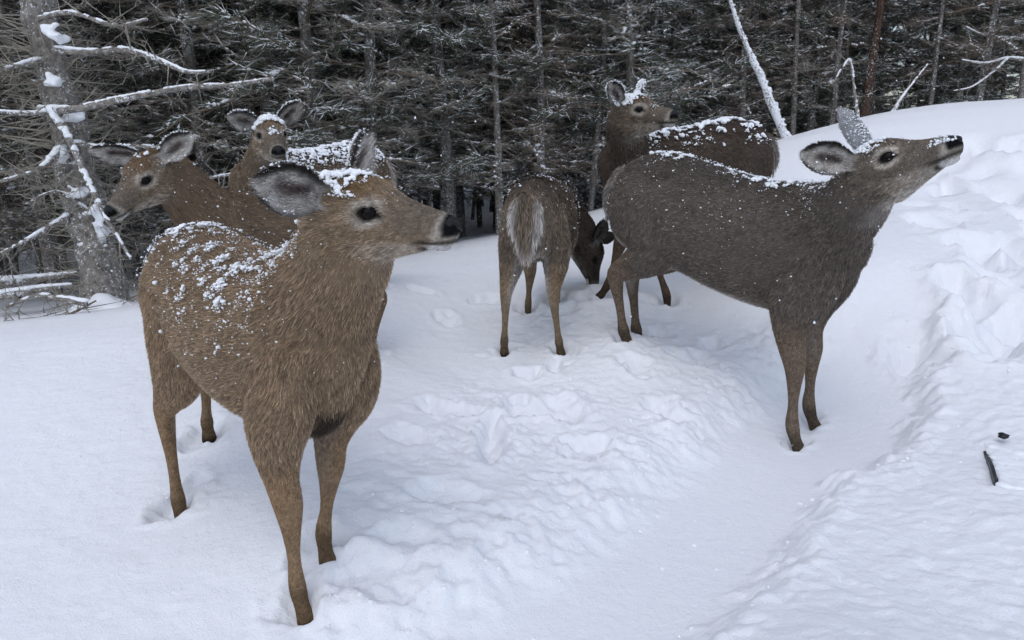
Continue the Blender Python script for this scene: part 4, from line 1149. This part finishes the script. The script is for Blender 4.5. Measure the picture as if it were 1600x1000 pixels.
# grey dead tree at the left edge
bpos = at_depth(165, 497, 4.75)
dead = bpy.data.objects.new('dead_tree', None); COL.objects.link(dead); dead.location = bpos.tolist()
tag(dead, 'grey dead tree at the left edge with long bare snow-laden limbs', 'tree')
tp = np.array(T([(172, 530, 4.75), (158, 430, 4.78), (128, 300, 4.85), (98, 180, 4.9), (70, 60, 4.95), (45, -60, 5.0), (10, -260, 5.1), (-30, -560, 5.2)])) - bpos
tm, _, _ = trunk_mesh('trunk', tp, [.16, .13, .108, .10, .095, .09, .08, .06], 5, 18, 80, .24)
link('trunk', tm, M_BARK_DEAD, dead)
for i, (pts, r) in enumerate((
        ([(85, 78, 4.75), (140, 82, 4.7), (195, 78, 4.6), (245, 93, 4.5), (290, 112, 4.45), (330, 112, 4.4)], .022),
        ([(62, 172, 4.7), (120, 170, 4.6), (200, 153, 4.5), (290, 137, 4.45), (360, 133, 4.4), (428, 123, 4.35)], .024),
        ([(60, 95, 4.8), (20, 105, 4.7), (-40, 118, 4.6)], .02), ([(95, 172, 4.75), (50, 178, 4.6), (-30, 172, 4.5)], .02),
        ([(95, 232, 4.7), (60, 265, 4.6), (-20, 290, 4.5)], .02), ([(78, 172, 4.66), (110, 222, 4.6), (140, 290, 4.55), (168, 345, 4.5), (205, 405, 4.45)], .022),
        ([(118, 224, 4.72), (165, 232, 4.7), (215, 228, 4.75), (262, 232, 4.8)], .018), ([(175, 300, 4.7), (240, 292, 4.9), (310, 282, 5.0), (390, 266, 5.1)], .018),
        ([(110, 335, 4.7), (60, 365, 4.6), (-10, 402, 4.5)], .018), ([(60, 30, 4.8), (110, 20, 4.7), (180, 40, 4.6), (230, 30, 4.5)], .016), ([(140, 330, 4.75), (90, 300, 4.65), (40, 318, 4.5)], .013))):
    limb('limb', T(pts), r, M_BARK_DEAD, dead, bpos, 200 + i, True, 16, 1.0, snow_breaks=.18 if i in (0, 1, 3) else .4)
# stubs and dry twigs on the dead trunk
gs = np.random.default_rng(9); A_, B_, R2 = [], [], []
for _ in range(480):
    u = gs.uniform(.03, .62); c = spline(np.c_[np.linspace(0, 1, len(tp)), tp], np.array([u]))[0]
    a = gs.uniform(0, 6.28); dd = nrm(np.array([math.cos(a), math.sin(a), gs.normal(.0, .35)]))
    l = gs.uniform(.05, .45) * (1 if gs.random() < .5 else .5)
    A_.append(c + dd * .10); e = c + dd * (.13 + l); B_.append(e); R2.append(gs.uniform(.003, .009))
    for _k in range(3):
        m_ = c + dd * (.13 + l * gs.uniform(.3, 1)); A_.append(m_); B_.append(m_ + nrm(dd + gs.normal(0, .7, 3)) * gs.uniform(.04, .2)); R2.append(.0022)
o = link('twigs', spikes_mesh('twigs', np.array(A_), np.array(B_), np.array(R2)), M_TWIG_GREY, dead); o['kind'] = 'stuff'
# snow heaped at the foot and caught on the trunk
S_, R_ = [], []
g3 = np.random.default_rng(4)
for _ in range(340):
    u = g3.random() ** .7; a = g3.uniform(0, 6.28)
    rr = .50 * u
    S_.append(np.array([.06 + rr * math.cos(a), -.12 + rr * math.sin(a) * .7, .20 * (1 - u) ** 1.2 - .05])); R_.append(g3.uniform(.025, .06))
for px, py, w in ((150, 330, 5), (158, 360, 6), (135, 380, 5), (100, 240, 5), (112, 180, 5), (150, 395, 5), (85, 130, 4), (90, 60, 4), (125, 300, 5), (80, 45, 4)):
    q = at_depth(px, py, 4.72) - bpos
    for _ in range(w * 5):
        S_.append(q + g3.normal(0, .022, 3)); R_.append(g3.uniform(.010, .026))
V, F = lumps(np.array(S_), np.array(R_), ICO1, .7, .1)
o = link('snow_drift', remesh(mesh_np('snow_drift', V, F), .011, 5), M_SNOW_LUMP, dead); o['kind'] = 'stuff'
# broken sapling leaning beside the dead trunk
def single(name, label, cat, pts, r, mat, seed, snowy=True, twigs=10, snow_r=1.0, breaks=.2):
    q = T(pts); org = np.array(q[0])
    root = bpy.data.objects.new(name, None); COL.objects.link(root); root.location = org.tolist()
    tag(root, label, cat)
    limb('stem', q, r, mat, root, org, seed, snowy, twigs, snow_r, snow_breaks=breaks)
    return root
single('fallen_log', 'upper snow-topped fallen log at the left edge', 'log', [(-60, 447, 4.6), (0, 443, 4.6), (50, 437, 4.65), (118, 428, 4.7)], .045, M_BARK_DEAD, 301, twigs=6, breaks=.05)
single('fallen_log', 'lower fallen log at the left edge under the upper one', 'log', [(-60, 468, 4.5), (0, 462, 4.5), (60, 452, 4.55), (112, 446, 4.6)], .036, M_BARK_DEAD, 302, twigs=6, breaks=.05)
single('broken_branch', 'pale broken branch lying below the fallen logs', 'branch', [(135, 474, 4.35), (90, 466, 4.35), (58, 462, 4.35), (10, 480, 4.3)], .02, M_BARK_DEAD, 303, twigs=10, breaks=.5)
single('brush_branch', 'dark dry branch low at the left edge of the snow field', 'branch', [(-20, 512, 4.35), (40, 500, 4.4), (100, 494, 4.4), (150, 470, 4.4)], .014, M_TWIG, 304, twigs=26, breaks=.6)
single('leaning_sapling', 'white snow-plastered thin trunk leaning at the forest edge above the rear deer', 'tree', [(1236, 232, 7.7), (1212, 180, 7.7), (1190, 125, 7.7), (1172, 85, 7.7), (1150, 30, 7.7), (1130, -40, 7.7)], .045, M_BARK_SNOW, 305, twigs=14, snow_r=.95, breaks=.0)
single('red_barked_tree', 'straight reddish brown bare trunk among the grey spruces at right', 'tree', [(1346, 215, 9.2), (1354, 160, 9.2), (1364, 90, 9.2), (1374, 20, 9.2), (1384, -80, 9.2), (1396, -300, 9.2)], .062, M_BARK_RED, 306, snowy=False, twigs=10)
single('bent_stick', 'thin broken pale stick bent over at the forest edge', 'branch', [(1342, 195, 8.2), (1336, 150, 8.2), (1328, 96, 8.2), (1318, 104, 8.2), (1300, 132, 8.2)], .018, M_BARK_DEAD, 307, twigs=8)
single('leaning_stick', 'short pale stick leaning out of the snow crest right of the red trunk', 'branch', [(1390, 185, 8.2), (1402, 165, 8.2), (1414, 146, 8.2), (1450, 100, 8.3)], .02, M_BARK_DEAD, 308, twigs=8)
bo = at_depth(1668, 260, 8.8)
bt = bpy.data.objects.new('bare_tree', None); COL.objects.link(bt); bt.location = bo.tolist()
tag(bt, 'bare tree at the right edge with snowy limbs reaching into view', 'tree')
tm, _, _ = trunk_mesh('trunk', np.array(T([(1668, 260, 8.8), (1660, 150, 8.8), (1650, 40, 8.8), (1640, -120, 8.8), (1632, -320, 8.8)])) - bo, [.09, .08, .07, .05, .02], 77)
link('trunk', tm, M_BARK_DEAD, bt)
limb('limb', T([(1655, 90, 8.75), (1600, 93, 8.6), (1574, 91, 8.6), (1540, 99, 8.6), (1504, 94, 8.6)]), .022, M_BARK_DEAD, bt, bo, 309, True, 12, 1.3, snow_breaks=.1)
limb('limb', T([(1650, 62, 8.8), (1590, 60, 8.8), (1540, 56, 8.8), (1505, 40, 8.8)]), .018, M_BARK_DEAD, bt, bo, 310, True, 12, 1.3, snow_breaks=.1)
limb('limb', T([(1574, 91, 8.6), (1555, 110, 8.6), (1520, 135, 8.6), (1490, 142, 8.6)]), .012, M_BARK_DEAD, bt, bo, 311, True, 12, 1.3, snow_breaks=.2)
# ------------------------------------------------------------------ the black thing sticking out of the bank
e0, e1 = hit(1552, 764), hit(1536, 708)
bx = bpy.data.objects.new('buried_board', None); COL.objects.link(bx)
bx.location = (e0[0], e0[1], ground_z(e0[0], e0[1]))
tag(bx, 'black edge of a snow-covered board poking out of the right bank', 'board')
dv = np.array([e1[0] - e0[0], e1[1] - e0[1], 0]); Lb = float(np.linalg.norm(dv)); dv /= Lb; sv_ = np.array([dv[1], -dv[0], 0])   # along the edge, and to the right of it
V, F = [], []
for i, u in enumerate(np.linspace(0, 1, 9)):
    top = .020 + .006 * math.sin(u * 5) - .010 * u
    for q, h in ((0, -.05), (0, top), (.010, top + .001), (.012, -.05)):
        c = dv * (u * Lb) + sv_ * q
        gz = ground_z(bx.location.x + c[0], bx.location.y + c[1]) - bx.location.z
        V.append((c[0], c[1], gz + h))
F = loft_faces(9, 4)
link('panel_edge', mesh_np('panel_edge', np.array(V), F, False), M_BLACK, bx)
k_ = hit(1566, 693); kp = np.array([k_[0] - bx.location.x, k_[1] - bx.location.y])
kz = ground_z(k_[0], k_[1]) - bx.location.z
V0, F0 = ICO1
kv = V0 * (1 + .45 * vnoise(V0 * 3.1, 1, 9))[:, None] * np.array([.017, .020, .010]) + np.array([kp[0], kp[1], kz + .026])
link('torn_corner', mesh_np('torn_corner', kv, F0, False), M_BLACK, bx)
Pn = []
for _ in range(900):
    u, q = rng.uniform(-.05, 1.25), rng.uniform(.016, .26)
    c = dv * (u * Lb) + sv_ * q
    if np.hypot((c[0] - kp[0]) / .024, (c[1] - kp[1]) / .028) < 1: continue
    gz = ground_z(bx.location.x + c[0], bx.location.y + c[1]) - bx.location.z
    Pn.append((c[0], c[1], gz + .004 - .05 * (q / .26) ** 2 - .03 * max(0, u - 1) - .02 * max(0, -u)))
V, F = lumps(np.array(Pn), rng.uniform(.010, .017, len(Pn)), ICO1, .6, .08)
o = link('snow_cover', remesh(mesh_np('snow_cover', V, F), .006, 4), M_SNOW_LUMP, bx); o['kind'] = 'stuff'

# ------------------------------------------------------------------ falling snow
g4 = np.random.default_rng(77)
n = 900
Y = 1.2 + 8 * g4.random(n) ** .8
P = np.c_[g4.uniform(-.75, .75, n) * Y, Y, np.zeros(n)]
P[:, 2] = CAM_H + g4.uniform(-.9, .25, n) * Y * .6
P = P[P[:, 2] > base_h(P) + .05]
rf = g4.uniform(.0010, .0024, len(P)); rf[:40] *= 1.6
V, F = lumps(P, rf, ICO0, 1.0, .3)
tag(link('falling_snow', mesh_np('falling_snow', V, F), M_SNOW_LUMP), 'sparse snowflakes drifting down in the air', None, None, 'stuff')
